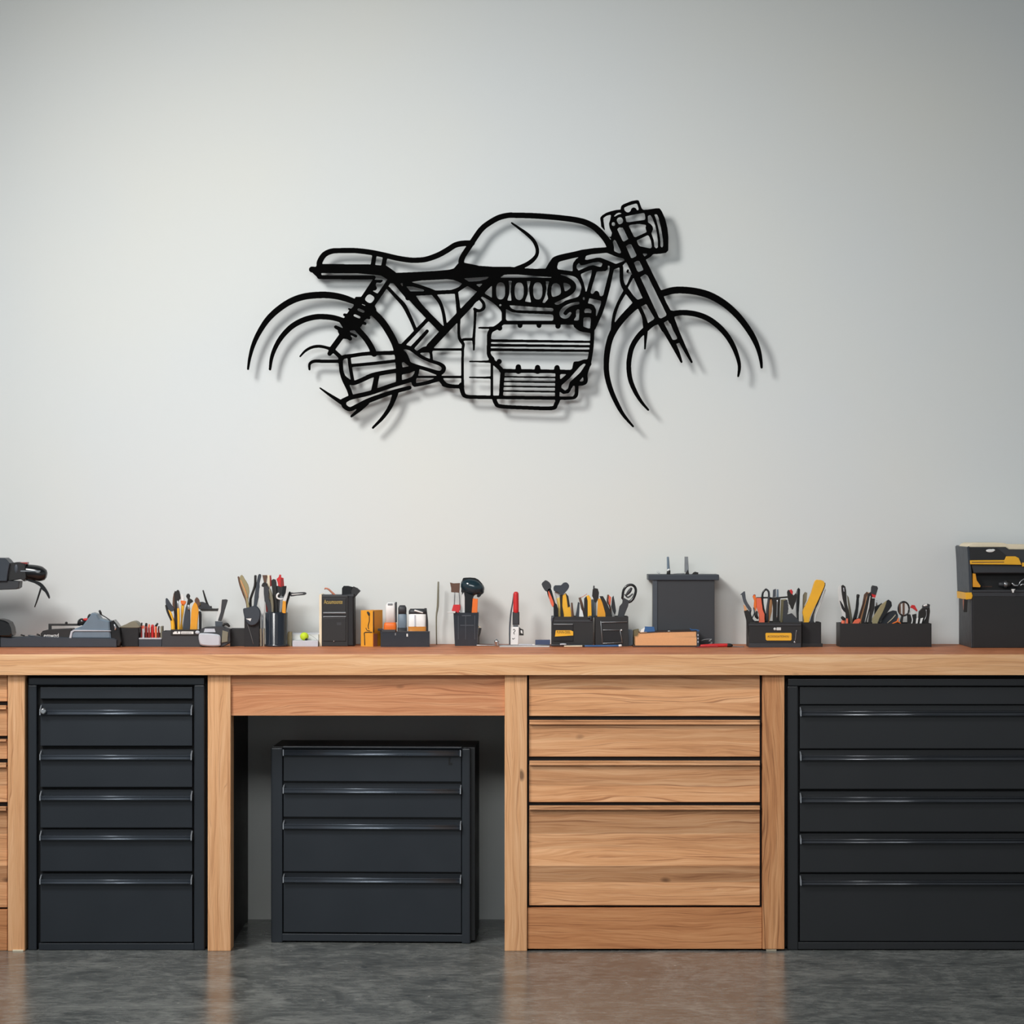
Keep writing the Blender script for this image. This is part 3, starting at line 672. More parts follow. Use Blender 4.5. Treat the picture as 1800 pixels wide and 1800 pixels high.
def drawer(cab, x0, x1, yt, h0, h1, yb, Y, face, handle, endm, groove, bulge=0.016, lock=None, dep=0.35, prev=None):
    """drawer front with a recessed finger groove above a protruding full-width pull"""
    bm = NB(); pbox(bm, x0, x1, h1-1, yb, Y, 0.018, 0.0015)
    d = part('drawer', bm, face, cab)
    bm = NB(); pbox(bm, x0, x1, yt, h1-1, Y+0.014, 0.012, 0.0); part('finger_groove', bm, groove, d, cab)
    z0, z1, xa, xb = Z(h1, Y), Z(h0, Y), X(x0, Y), X(x1, Y)
    h = z1-z0
    rr = min(0.0022, h*0.2); b0 = Y-bulge+rr
    def arc(cz, a0, a1): return [(b0-rr*math.cos(math.radians(a0+(a1-a0)*k/5)), cz+rr*math.sin(math.radians(a0+(a1-a0)*k/5))) for k in range(6)]
    prof = [(Y+0.014, z1-h*0.15), (b0, z1)]+arc(z1-rr, 80, -50)+[(b0-rr*0.3, (z0+z1)/2)]+arc(z0+rr, 50, -100)+[(b0+0.003, z0+h*0.3), (Y+0.014, z1-h*0.5)]
    bm = NB(); rings(bm, [[(x, y, z) for y, z in prof] for x in (xa+0.001, xb-0.001)], smooth=endm is not None)
    hd = part('handle', bm, handle, d, cab)
    if endm:
        for xs in (xa, xb-0.003):
            bm = NB(); zt = Z(yt+3, Y)
            pr = [(Y+0.013, zt), (Y+0.006, zt), (Y-bulge-0.001, z1+0.0005), (Y-bulge-0.001, z0-0.0005), (Y-bulge*0.5, z0-0.0005), (Y+0.013, z1-h*0.5)]
            rings(bm, [[(x, y, z) for y, z in pr] for x in (xs, xs+0.003)], smooth=False)
            part('end_bracket', bm, endm, d, cab)
    return d
def carcass(cab, m, x0, x1, Y, back, ztop, zbot=0.0, wall=0.012, inner='recess_black', face_y=None):
    bm = NB(); box(bm, X(x0, Y), X(x1, Y), Y+0.03, back, zbot, ztop, 0.001); part('cabinet_body', bm, m, cab)

# black cabinet left
def metal_cabinet(name, label, m, px, Y, back, ztop, zbot, posts, rail, base, plain, rows, dx, rotz=0, cap=None, lock=None):
    cx = (X(px[0], Y)+X(px[1], Y))/2
    cab = thing(name, label, 'tool cabinet', (cx, Y+0.2, 0.0), 'metal drawer cabinets under the worktop', 0)
    bm = NB(); box(bm, X(px[0], Y), X(px[1], Y), Y+0.026, back, zbot+0.006, ztop, 0.001); part('cabinet_body', bm, 'recess_black' if not rotz else 'black_metal', cab)
    for a, b in posts:
        bm = NB(); pbox(bm, a, b, 0, 0, Y, 0.024, 0.004, top=ztop-0.001 if rotz else Z(rail[1], Y), bot=zbot); part('corner_post', bm, m, cab)
    bm = NB(); pbox(bm, rail[2], rail[3], rail[0], rail[1], Y-0.004 if not rotz else Y+0.004, 0.028, 0.003); part('top_rail', bm, m, cab)
    bm = NB(); pbox(bm, dx[0]-3, dx[1]+3, base[0], base[1], Y+0.002, 0.02, 0.002); part('bottom_rail', bm, m, cab)
    if plain:
        bm = NB(); pbox(bm, dx[0], dx[1], plain[0], plain[1], Y+0.006, 0.018, 0.001); part('fascia', bm, m, cab)
    for r in rows: drawer(cab, dx[0], dx[1], *r, Y+0.003, m, 'handle_metal' if m == 'blue_black_metal' else 'handle_dark', 'handle_end', m)
    return cab
ca = metal_cabinet('drawer_cabinet', 'tall black metal cabinet of five drawers between wooden legs, left of the knee space', 'blue_black_metal',
    (46.5, 362), 0.035, WALL-0.01, ZU-0.002, 0.0, ((49, 64.5), (341, 359.5)), (1191, 1204, 50, 359), (1658, 1670), (1208, 1228),
    ((1237, 1247, 1256, 1311), (1317, 1326, 1335, 1383.5), (1388, 1398, 1406, 1455), (1458, 1468, 1476, 1531.5), (1535.5, 1545, 1553, 1656)), (71, 338))
bm = NB(); Yl = 0.035-0.016
rings(bm, [[(X(76, Yl)+r*math.cos(k*math.pi/8), y, Z(1250, Yl)+r*math.sin(k*math.pi/8)) for k in range(16)] for y, r in ((Yl+0.004, 0.0095), (Yl-0.003, 0.0095), (Yl-0.006, 0.006))])
o = part('lock', bm, 'chrome', ca); o['label'] = 'round chrome lock'
cr_ = metal_cabinet('drawer_cabinet', 'wide black metal cabinet of long drawers at the right end of the bench', 'black_metal',
    (1381, 1861), 0.035, WALL-0.01, ZU-0.002, 0.0, ((1384, 1403), (1840, 1859)), (1193, 1206, 1385, 1858), (1656, 1669), (1208, 1238),
    ((1240, 1249, 1258, 1316), (1318, 1327, 1336, 1387), (1391, 1400, 1410, 1462), (1465, 1473.5, 1482, 1533.5), (1536.5, 1547, 1555, 1654.5)), (1406, 1836))
YM = 0.17
cm = metal_cabinet('drawer_cabinet', 'low freestanding black metal cabinet of four drawers standing inside the knee space', 'blue_black_metal',
    (480, 839), YM, YM+0.27, Z(1314.5, YM), Z(1658, YM), ((480, 500.5), (816.5, 831.5)), (1312, 1316.5, 500, 817), (1642, 1655), None,
    ((1317, 1317.5, 1328, 1373.5), (1377, 1385, 1394, 1436.5), (1440, 1448, 1457, 1532.5), (1534.5, 1542, 1551, 1639.5)), (502, 815.5), rotz=1)
cm.rotation_euler.z = math.radians(-2.3)
bm = NB(); q = lambda a, b, c, d: pbox(bm, a, b, c, d, YM+0.0012, 0.004, 0)
q(793, 796, 1331.5, 1344); q(796, 799.5, 1340.5, 1344); q(796, 797.5, 1331.5, 1333); o = part('lock_slot', bm, 'recess_black', cm)
bm = NB(); Yk = YM+0.16
tube(bm, [(X(832.5, YM)+0.0005, Yk, Z(1352, Yk), 0.0018), (X(832.5, YM)+0.006, Yk, Z(1356, Yk), 0.0028), (X(832.5, YM)+0.004, Yk, Z(1362, Yk), 0.003), (X(832.5, YM)+0.0025, Yk, Z(1368, Yk), 0.0016)])
o = part('key_tag', bm, 'dark_red', cm); o['label'] = 'small red tag on the side'

# wooden drawer cabinets
def wood_cabinet(label, x0, x1, dx0, dx1, rows, first, plinth, zbot):
    Y = 0.03
    cab = thing('wooden_cabinet', label, 'cabinet', ((X(x0, Y)+X(x1, Y))/2, 0.3, 0), 'wooden drawer cabinets under the worktop')
    bm = NB(); box(bm, X(x0, Y), X(x1, Y), Y+0.024, WALL-0.01, 0.012, ZU-0.001); part('cabinet_body', bm, 'recess_black', cab)
    bm = NB(); pbox(bm, dx0, dx1, 0, first, Y+0.004, 0.018, 0.0012, top=ZU-0.002); part('drawer', bm, 'drawer_wood', cab)
    for r in rows: drawer(cab, dx0, dx1, *r, Y+0.004, 'drawer_wood', 'drawer_wood', None, 'recess_black', bulge=0.012)
    bm = NB(); pbox(bm, x0, x1, plinth[0], plinth[1], Y-0.002, 0.024, 0.0015); part('plinth', bm, 'plinth_wood', cab)
wood_cabinet('warm wooden cabinet with striped drawer fronts, right of the knee space', 927.5, 1339.5, 930, 1335.5,
    ((1258, 1265, 1273.5, 1330), (1330, 1336.5, 1345, 1410), (1410, 1415.5, 1423.5, 1591.5)), 1258.5, (1596, 1668), 0)
wood_cabinet('wooden drawer cabinet cut off by the left edge of the picture', -60, 12.5, -58, 12.5,
    ((1233, 1239.5, 1247, 1293.5), (1293.5, 1299, 1303, 1334), (1334, 1340, 1349, 1410), (1410, 1417, 1425, 1595)), 1233, (1599, 1671), 0)

# ---------------------------------------------------------------- things on the worktop
rnd = random.Random(4)
def t_(bm, Y, pts, flat=1.0, seg=12, sub=3):
    """rod through picture points (px, py, radius px[, dy]) standing at depth Y"""
    tube(bm, [(X(p[0], Y), Y+(p[3] if len(p) > 3 else 0), Z(p[1], Y), R(p[2], Y)) for p in pts], flat, seg, sub)
def f_(bm, Y, pts, d=0.008, sub=2, bev=0.0008):
    Yf = Y-d/2                                      # the outline is that of the front face
    prism(bm, [(X(p[0], Yf), max(ZB, Z(p[1], Yf))) for p in pts], Yf, Y+d/2, bev, sub)
def tool(name, label, cat, group, Y, parts):
    """parts: (part name, material, [('t', pts, flat) | ('f', pts, thickness, smooth)...])"""
    bms = []
    for pn, m, shp in parts:
        bm = NB()
        for s in shp:
            if s[0] == 't': t_(bm, Y+(s[3] if len(s) > 3 else 0), s[1], s[2] if len(s) > 2 else 1.0)
            else: f_(bm, Y+(s[4] if len(s) > 4 else 0), s[1], s[2] if len(s) > 2 else 0.008, s[3] if len(s) > 3 else 2)
        bms.append((pn, m, bm))
    if len(bms) == 1:
        return solo(name, bms[0][2], bms[0][1], label, cat, group)
    vs = [v.co for b in bms for v in b[2].verts]
    lo = min(v.z for v in vs)
    base = [v for v in vs if v.z < lo+0.01]
    r = thing(name, label, cat, (sum(v.x for v in base)/len(base), sum(v.y for v in base)/len(base), lo), group)
    for pn, m, bm in bms: part(pn, bm, m, r)
    return r
def open_box(bm, px0, px1, ptop, Y, d, wall=0.0025, flare=0.0, low=None):
    """open-topped box standing on the worktop; low = row of a lower front wall"""
    x0, x1, z1 = X(px0, Y), X(px1, Y), Z(ptop, Y)
    zf = Z(low, Y) if low else z1
    box(bm, x0, x1, Y, Y+d, ZB, ZB+wall)
    box(bm, x0, x1, Y, Y+wall, ZB+wall, zf, 0.0006); box(bm, x0, x1, Y+d-wall, Y+d, ZB+wall, z1, 0.0006)
    box(bm, x0, x0+wall, Y+wall, Y+d-wall, ZB+wall, z1); box(bm, x1-wall, x1, Y+wall, Y+d-wall, ZB+wall, z1)
def bx(bm, px0, px1, py0, py1, Y, d, bev=0.001, bot=False):
    pbox(bm, px0, px1, py0, py1, Y, d, bev, bot=ZB if bot else None)
def label_text(bm, s, px0, px1, py0, py1, Y): text(bm, s, X(px0, Y), X(px1, Y), Z(py1, Y), Z(py0, Y), Y)
def thing_at(name, label, cat, px, Y, group=None): return thing(name, label, cat, (X(px, Y), Y, ZB), group)

# --- 1: black machine head reaching in from the left edge, on its own column
Y = 0.42
t = thing_at('bench_machine', 'black bench machine reaching in from the left edge with a curved lever under its barrel', 'machine', -22, Y+0.05)
bm = NB(); f_(bm, Y+.04, [(-55, 981), (8, 981), (12, 984), (17, 990), (14, 1006), (12, 1022), (-55, 1023)], 0.075, 0, 0.002); part('housing', bm, 'dark_blue_grey', t)
bm = NB(); f_(bm, Y+.04, [(-55, 1022), (12, 1021), (34, 1022), (33, 1033), (28, 1036), (-55, 1039)], 0.06, 0, 0.002); part('under_plate', bm, 'charcoal', t)
bm = NB(); f_(bm, Y+.04, [(17, 990), (30, 988), (44, 991), (46, 1016), (42, 1022), (36, 1018), (14, 1022), (13, 1008)], 0.05, 0, 0.002); part('collar', bm, 'black_plastic', t)
bm = NB(); t_(bm, Y+.04, [(40, 1004, 12), (50, 1005, 13), (64, 1007, 13.5), (72, 1009, 13), (77, 1010, 11)]); b_ = part('barrel', bm, 'gloss_black', t)
bm = NB(); bx(bm, 36, 71, 1003, 1004.6, Y+.014, .002, 0); part('trim_strip', bm, 'chrome', b_, t)
bm = NB(); bx(bm, 35, 48, 988.5, 991.5, Y+.022, .03, .001); o = part('switch', bm, 'dark_red', t); o['label'] = 'small red switch'
bm = NB(); ball(bm, X(27, Y), Y+.016, Z(1000, Y), R(5, Y), .7, .4, 1.6); part('knob', bm, 'slate_plastic', t)
bm = NB(); f_(bm, Y+.04, [(44, 1016), (50, 1016), (60, 1020), (71, 1024), (79, 1032), (85, 1042), (87.5, 1050), (86, 1052.5), (83, 1048), (79, 1041), (74, 1037), (70, 1031), (60, 1025), (48, 1021)], 0.009, 2); part('lever', bm, 'gloss_black', t)
bm = NB(); t_(bm, Y+.04, [(61, 1067, 1.0), (66, 1053, 1.5), (72, 1034, 1.8)]); part('trigger_rod', bm, 'gloss_black', t)
bm = NB(); box(bm, X(-44, Y), X(-18, Y), Y+.03, Y+.06, Z(1118, Y), Z(1000, Y), .003); part('column', bm, 'charcoal', t)
bm = NB(); f_(bm, Y+.04, [(-50, 1119), (19, 1119), (20.5, 1114), (19, 1104), (15, 1095), (8, 1091), (0, 1089), (-50, 1088)], 0.08, 0, .004); part('foot', bm, 'gloss_black', t)
bm = NB(); box(bm, X(-50, Y), X(-2, Y), Y+.001, Y+.08, ZB, Z(1118.5, Y+.04)+.001, .001); part('base_block', bm, 'black_plastic', t)

# --- 2: blue-grey power tool on a long flat base
Y = 0.43
t = thing_at('power_planer', 'low blue-grey power tool lying on a long flat black base at the far left', 'power tool', 120, Y+.05)
bm = NB(); f_(bm, Y+.04, [(0, 1119), (20, 1121), (60, 1119), (128, 1121), (200, 1122), (205, 1125), (205, 1138), (0, 1138)], 0.08, 0, .002); part('base_plate', bm, 'dark_blue_grey', t)
bm = NB(); f_(bm, Y+.04, [(72, 1122), (71, 1114), (75, 1109), (84, 1107), (126, 1105), (132, 1121)], 0.06, 0, .002); part('front_body', bm, 'black_plastic', t)
bm = NB(); label_text(bm, 'emwzd', 77, 103, 1113.5, 1120.5, Y+.0085); o = part('lettering', bm, 'white_plastic', t); o['label'] = 'white lettering'
bm = NB(); f_(bm, Y+.04, [(85, 1108), (85, 1096.5), (138, 1096.5), (138, 1100), (90, 1100), (90, 1108)], 0.012, 0, .001); part('handle', bm, 'black_plastic', t)
bm = NB(); ball(bm, X(113, Y), Y+.04, Z(1096, Y), R(2.4, Y)); part('handle_button', bm, 'black_plastic', t)
bm = NB(); f_(bm, Y+.04, [(121, 1122.5), (124, 1110), (132, 1105), (145, 1100), (157, 1084), (161, 1077.5), (170, 1080), (175, 1088), (192, 1092), (195, 1123)], 0.07, 0, .004); h = part('housing', bm, 'blue_grey', t)
bm = NB(); f_(bm, Y+.003, [(121, 1124), (124.5, 1110), (129, 1107), (195, 1108.3), (195, 1109.3), (130, 1109.3), (127, 1112), (125, 1124)], 0.004, 0, 0); part('trim', bm, 'pale_grey', h, t)
bm = NB(); t_(bm, Y+.03, [(138, 1098, 3), (142, 1094, 6.5), (148, 1092, 6), (151, 1089, 3)]); k = part('front_knob', bm, 'gloss_black', t)
bm = NB(); ball(bm, X(149, Y), Y+.022, Z(1089.5, Y), R(5, Y), 1, .6, .5); o = part('button', bm, 'red', k, t); o['label'] = 'red button'
bm = NB(); t_(bm, Y+.03, [(154, 1090, 1.2), (156, 1083, 2), (158.5, 1080, 1.6)]); part('lever', bm, 'black_plastic', t)
bm = NB(); t_(bm, Y+.03, [(175, 1073.5, 2), (177, 1078, 2.1), (179, 1081, 1), (186, 1085, .9), (193, 1090, .9)]); part('lever', bm, 'black_plastic', t)
bm = NB(); t_(bm, Y+.02, [(171, 1090, 2.4), (184, 1093, 2), (196, 1093, 2)]); part('rear_handle', bm, 'dark_blue_grey', t)
bm = NB(); f_(bm, Y+.04, [(193, 1095), (199, 1090), (204, 1096), (209, 1103), (211, 1118), (213, 1128), (210, 1136.5), (196, 1134)], 0.062, 0, .002); part('end_cap', bm, 'gloss_black', t)
bm = NB(); t_(bm, Y+.006, [(201, 1098, 1.5), (203, 1104, 1.8), (202, 1107, 1.2)]); part('clip', bm, 'chrome', t)
for i, (a, b, c) in enumerate(((37, 43, 1116), (50, 61, 1117), (65, 70, 1115))):
    tool('small_bit', ('tiny black bit left of two others on the black base plate', 'short grey hex bit lying on the black base plate', 'tiny black bit nearest the black tool body')[i], 'drill bit', None, Y+.012,
         [('bit', ('ink', 'slate_plastic', 'ink')[i], [('t', [(a, c, 1.4), (b, c+1.5, 1.3)])])])

# --- 3: round-topped black case
Y = 0.47
t = thing_at('tool_case', 'small black case with an olive rounded lid, beside the blue-grey power tool', 'case', 228, Y+.03)
bm = NB(); f_(bm, Y+.035, [(212, 1103), (244, 1103), (243.5, 1140), (214, 1140)], .065, 0, .002); part('case_body', bm, 'soft_black', t)
bm = NB(); f_(bm, Y+.035, [(210, 1102), (222, 1097), (231, 1092.5), (238, 1093), (244, 1099), (244, 1103.5), (212, 1103.5)], .067, 2, .002); part('lid', bm, 'olive_grey', t)

# --- 4: little stand of red drivers
Y = 0.465
t = thing_at('bit_stand', 'small dark stand with a low front, holding red drivers', 'tool holder', 264, Y+.02)
bm = NB(); bx(bm, 244, 284, 1123.5, 0, Y, .045, .001, True); part('base', bm, 'dark_blue_grey', t)
bm = NB(); bx(bm, 244, 284, 1121.5, 1123.5, Y-.001, .047, .0005); part('rim', bm, 'pale_grey', t)
bm = NB(); bx(bm, 282, 285, 1101, 1123, Y+.002, .04, .0005); part('end_wall', bm, 'olive_grey', t)
bm = NB(); bx(bm, 246, 282, 1112, 1123, Y+.038, .004, .0005); part('back_plate', bm, 'brown', t)
for i, (a, top, r, m, m2, d) in enumerate(((249, 1095, 1.6, 'ink', 'dark_red', 'black-topped slim driver at the left end of the red driver stand'),
    (252, 1100, 1.8, 'coral', 'pale_grey', 'coral driver with a pale shank, second in the red driver stand'), (257, 1096, 2.4, 'ink', 'dark_red', 'dark hooked driver standing left of the middle of the red driver stand'),
    (262, 1098, 1.8, 'coral', 'dark_red', 'thin coral driver in the middle of the red driver stand'), (268, 1099, 3.0, 'red', 'red', 'thick bright red driver in the red driver stand'),
    (274, 1096, 2.2, 'gloss_black', 'coral', 'driver with a black slanted cap over a coral handle'), (279, 1101, 1.5, 'brown', 'dark_red', 'thin brown driver at the right end of the red driver stand'))):
    tool('driver', d, 'screwdriver', 'red drivers in the small stand', Y+(.012 if i % 2 else .026), [
        ('handle', m2, [('t', [(a, 1124.0, r*.8), (a, 1112, r), (a-.3, top+5, r)])]), ('cap', m, [('t', [(a-.3, top+5, r), (a+(3 if i == 5 else .3), top, r*.8)])])])

# --- 5: long organiser with yellow tools
Y = 0.46
t = thing_at('tool_organiser', 'long low charcoal organiser with a white label strip, holding yellow tools', 'organiser', 320, Y+.04)
bm = NB(); open_box(bm, 284.5, 356, 1110, Y, .085); part('bin', bm, 'charcoal', t)
bm = NB(); bx(bm, 300, 350, 1106.5, 1117, Y-.003, .003, .001); lb = part('label_holder', bm, 'ink', t)
bm = NB(); bx(bm, 304, 317, 1110, 1114.5, Y-.0045, .0015, 0); bx(bm, 318.5, 340, 1110, 1114.5, Y-.0045, .0015, 0); part('label_strip', bm, 'white_plastic', lb, t)
bm = NB(); label_text(bm, 'exotix', 320, 337, 1111, 1113.6, Y-.0052); part('lettering', bm, 'ink', lb, t)
bm = NB(); bx(bm, 304, 306, 1110, 1111.5, Y-.0052, .0006, 0); bx(bm, 311, 312.5, 1110, 1113, Y-.0052, .0006, 0); part('print_mark', bm, 'ink', lb, t)
bm = NB(); ball(bm, X(347.5, Y), Y-.004, Z(1111.5, Y), R(4.2, Y), 1, .4, .75); part('badge', bm, 'pale_grey', t)
G5 = 'tools standing in the long organiser'
YY = Y+.02
tool('pliers', 'yellow-handled pliers leaning left at the left end of the long organiser', 'pliers', G5, YY, [
    ('jaws', 'dark_blue_grey', [('f', [(291, 1053), (294, 1052), (298, 1058), (302, 1064), (306, 1070), (303, 1075), (297, 1073), (292, 1066)], .008)]),
    ('handle', 'yellow', [('t', [(297, 1073, 2.5), (301, 1084, 3), (304, 1100, 3.6), (304, 1128, 3.4)])]),
    ('handle', 'ink', [('t', [(291.5, 1064, 1.4), (295, 1076, 2), (301, 1090, 1.6)], 1, -.006)])])
tool('knife', 'tall brown and black knife with a slanting top in the long organiser', 'knife', G5, YY+.022, [
    ('handle', 'brown', [('f', [(303, 1062), (305, 1044), (308, 1042), (309, 1060), (310, 1120), (304, 1120), (306, 1080)], .010)]),
    ('grip', 'ink', [('f', [(306, 1043), (309, 1040), (312, 1037), (315, 1040), (317, 1052), (313, 1057), (312, 1078), (311, 1122), (306, 1122), (308, 1090)], .012)])])
tool('screwdriver', 'slim yellow screwdriver with a silver shank in the long organiser', 'screwdriver', G5, YY+.002, [
    ('handle', 'yellow', [('t', [(314, 1128, 2.0), (314, 1090, 2.2), (313.5, 1070, 2.2)])]), ('shank', 'chrome', [('t', [(313.5, 1070, 1.6), (312, 1056, 1.0)])])])
tool('scraper', 'scraper with a white tip, orange collar and yellow handle in the long organiser', 'scraper', G5, YY+.026, [
    ('blade', 'white_plastic', [('f', [(316, 1047), (320, 1044.5), (323, 1048), (323, 1057), (318, 1057)], .006)]),
    ('collar', 'orange', [('f', [(317.5, 1056), (323, 1056), (327, 1058), (323, 1065), (319, 1063)], .010)]),
    ('handle', 'yellow', [('f', [(318.5, 1064), (323.5, 1064), (322, 1080), (320, 1095), (322, 1124), (314, 1124), (318, 1090)], .010)])])
tool('pliers', 'dark grey pliers with a round black pivot top in the long organiser', 'pliers', G5, YY+.010, [
    ('handle', 'dark_blue_grey', [('f', [(328, 1064), (333, 1068), (334, 1090), (332, 1124), (321, 1124), (322, 1095), (325, 1075)], .010)]),
    ('jaws', 'ink', [('f', [(327, 1049), (329, 1044), (332, 1044), (334, 1048), (333, 1052), (337, 1054), (339, 1058), (334, 1061), (332, 1066), (328, 1064), (330, 1054)], .010)]),
    ('pivot', 'chrome', [('t', [(331, 1064, 2), (332, 1070, 2.4), (331.5, 1072, 1.4)], 1, -.007)])])
tool('putty_knife', 'broad amber-yellow blade with a dark edge in the long organiser', 'putty knife', G5, YY-.004, [
    ('blade', 'deep_yellow', [('f', [(338, 1066), (343, 1058), (347, 1064), (349, 1075), (347, 1095), (345, 1124), (333.5, 1124), (335, 1095), (336, 1078)], .007)]),
    ('back_edge', 'brown', [('f', [(342, 1055), (345, 1050), (349, 1053), (351, 1060), (349, 1068), (346, 1062), (343, 1059)], .010)])])
tool('file', 'dark file standing at the right end of the long organiser', 'file', G5, YY+.018, [('file', 'charcoal', [('t', [(352, 1124, 2), (352, 1080, 2.6), (350, 1076, 1.5)])])])
# pale bin with black clamp on top, clear brush, goggles
Y = 0.55
t = thing_at('plastic_jug', 'pale translucent plastic jug behind the goggles', 'jug', 369, Y+.03)
bm = NB(); x = X(368.5, Y)
rings(bm, [[(x+a*(X(383, Y)-x)*s_, Y+.03+b*.026, z) for a, b in ((-1, -1), (1, -1), (1, 1), (-1, 1))] for s_, z in ((.82, ZB), (.85, Z(1105, Y)), (1.0, Z(1073, Y)))], smooth=False)
part('jug_body', bm, 'light_grey', t)
bm = NB(); bx(bm, 352, 383, 1070.5, 1073.5, Y+.001, .056, .001); part('lid', bm, 'ink', t)
tool('clamp', 'black clamp with an upright rod lying on the lid of the pale jug', 'clamp', None, Y+.03, [
    ('jaw', 'charcoal', [('f', [(350, 1071), (349, 1060), (356, 1058), (364, 1062), (369, 1066), (372, 1071)], .014)]),
    ('rod', 'ink', [('t', [(367, 1068, 2), (362, 1055, 1.8), (357, 1038, 1.3)])]), ('screw', 'ink', [('t', [(371, 1066, 1.6), (370, 1071, 1.6)])]),
    ('pin', 'gold', [('t', [(351, 1064, 1), (351, 1060, 1.2)], 1, -.01)])])
Y = 0.50
tool('paint_brush', 'clear-handled brush with a dark core leaning right beside the pale jug', 'brush', None, Y, [
    ('handle', 'light_grey', [('f', [(379, 1092), (390, 1093), (399, 1056), (388, 1054)], .008, 0)]),
    ('core', 'charcoal', [('f', [(383, 1091), (389, 1092), (400, 1055), (397, 1053.5), (390, 1054), (388, 1075)], .012, 0)]),
    ('ferrule', 'slate_plastic', [('f', [(378, 1092), (391, 1093), (390, 1137), (380, 1137)], .010, 0)])])
Y = 0.445
t = thing_at('safety_goggles', 'black framed goggles with a rounded pale grey lens resting on the bench', 'goggles', 372, Y+.03)
bm = NB(); f_(bm, Y+.03, [(352, 1106), (360, 1102.5), (392, 1101), (397, 1104), (404, 1106), (405, 1128), (398, 1134), (390, 1139), (352, 1139), (350, 1128)], .045, 0, .002); part('frame', bm, 'charcoal', t)
bm = NB(); f_(bm, Y+.005, [(360, 1105), (377, 1105), (379, 1111.5), (358, 1111.5)], .004, 0, .0005); part('vent', bm, 'pale_grey', t)
bm = NB(); f_(bm, Y-.002, [(349.5, 1115), (357, 1113), (378, 1114.5), (386.5, 1118), (387, 1130), (384, 1136), (356, 1135), (350, 1128)], .014, 3, .004); o = part('lens', bm, 'pale_grey', t); o['label'] = 'pale grey oval lens'
bm = NB(); f_(bm, Y+.004, [(391, 1108), (401, 1111), (400, 1128), (389, 1130)], .005, 0, .001); part('side_shield', bm, 'olive_grey', t)
bm = NB(); t_(bm, Y+.03, [(392, 1101, 1.5), (394, 1097.5, 2), (399, 1097, 2.4), (403, 1101, 2)]); part('strap', bm, 'ink', t)
Y = 0.50
bm = NB(); open_box(bm, 404.5, 431, 1105, Y, .05); solo('parts_bin', bm, 'black_plastic', 'empty low black bin between the goggles and the pouch of wooden-handled pliers', 'bin', None)

# --- 6: two upright tool holders
Y = 0.475
t = thing_at('tool_pouch', 'narrow black holder draped with a round leather flap, holding two long pliers', 'tool holder', 443, Y+.03)
bm = NB(); open_box(bm, 429.5, 455.5, 1082, Y, .05); part('holder', bm, 'soft_black', t)
bm = NB(); f_(bm, Y-.006, [(427, 1071), (431, 1069), (440, 1067), (447, 1064.5), (453, 1067), (457.5, 1074), (458, 1084), (454, 1094), (448, 1099), (440, 1100), (433, 1095), (429, 1083)], .010, 2, .003); part('flap', bm, 'dark_blue_grey', t)
bm = NB(); f_(bm, Y-.0115, [(432, 1087.5), (442, 1087), (440, 1092), (437, 1090)], .001, 0, 0); part('painted_highlight', bm, 'white_plastic', t)  # glint on the flap, modelled as a thin white patch
bm = NB(); tube(bm, [(X(434, Y), Y-.0015, Z(1094, Y), .0009), (X(440, Y), Y-.0015, Z(1112, Y), .0009), (X(445.5, Y), Y-.0015, Z(1132, Y), .0009)]); part('strap', bm, 'steel', t)
G6 = 'long tools in the two upright holders'
tool('pliers', 'long pliers with wooden and green handles spreading to the left', 'pliers', G6, Y+.02, [
    ('handle', 'brown', [('t', [(419, 1014, 1.6), (423, 1028, 2.4), (429, 1045, 2.4), (435, 1062, 2.4), (437, 1100, 2.2)])]),
    ('handle', 'khaki', [('f', [(421, 1016), (425, 1010.5), (430, 1018), (436, 1028), (438, 1040), (436, 1056), (441, 1080), (436, 1100), (434, 1066), (430, 1046), (424, 1030)], .009)]),
    ('grip', 'tan', [('t', [(423, 1020, 1), (430, 1036, 1.3), (435, 1050, .9)], 1, -.006)])])
tool('pliers', 'long pliers with two dark blue-black handles bent to the right', 'pliers', G6, Y+.032, [
    ('handle', 'ink', [('t', [(449, 1012, 2.2), (448, 1030, 2.2), (442, 1048, 2.2), (440, 1060, 2.4), (442, 1110, 2.4)])]),
    ('handle', 'dark_blue_grey', [('f', [(453, 1013), (456, 1009), (459, 1012), (456, 1026), (456, 1045), (451, 1066), (450, 1110), (443, 1110), (447, 1050), (450, 1030)], .010)])])
tool('scissors', 'pale grey scissor blade leaning between the two upright holders', 'scissors', G6, Y+.026, [
    ('blade', 'light_grey', [('f', [(456, 1034), (461, 1030), (465, 1033), (465, 1065), (464, 1078), (460.5, 1084), (458, 1070), (455, 1060)], .006)]),
    ('handle', 'ink', [('f', [(459.5, 1030), (463, 1024), (470, 1026), (469, 1033), (464, 1032)], .010)]), ('shank', 'steel', [('t', [(461, 1078, 1.8), (461.5, 1137, 1.6)])])])
bm = NB(); Yb = .5; bx(bm, 456.8, 464, 1105, 0, Yb, .03, .001, True); solo('wood_block', bm, 'cream', 'small cream block standing between the two upright tool holders', 'block')
Y = 0.46
t = thing_at('tool_holder', 'tall glossy black cylindrical holder packed with red, black and yellow hand tools', 'tool holder', 484, Y+.03)
bm = NB(); cx, cy = X(484.3, Y), Y+.038
pr = [(X(505.5, Y)-cx, ZB), (X(505.5, Y)-cx, ZB+.006), (X(504, Y)-cx, ZB+.008), (X(504.5, Y)-cx, Z(1078, Y)), (X(502, Y)-cx, Z(1076, Y)), (X(501, Y)-cx, Z(1078, Y)), (X(500, Y)-cx, ZB+.006)]
lathe(bm, cx, cy, pr, 32); part('cylinder', bm, 'smoke_plastic', t)
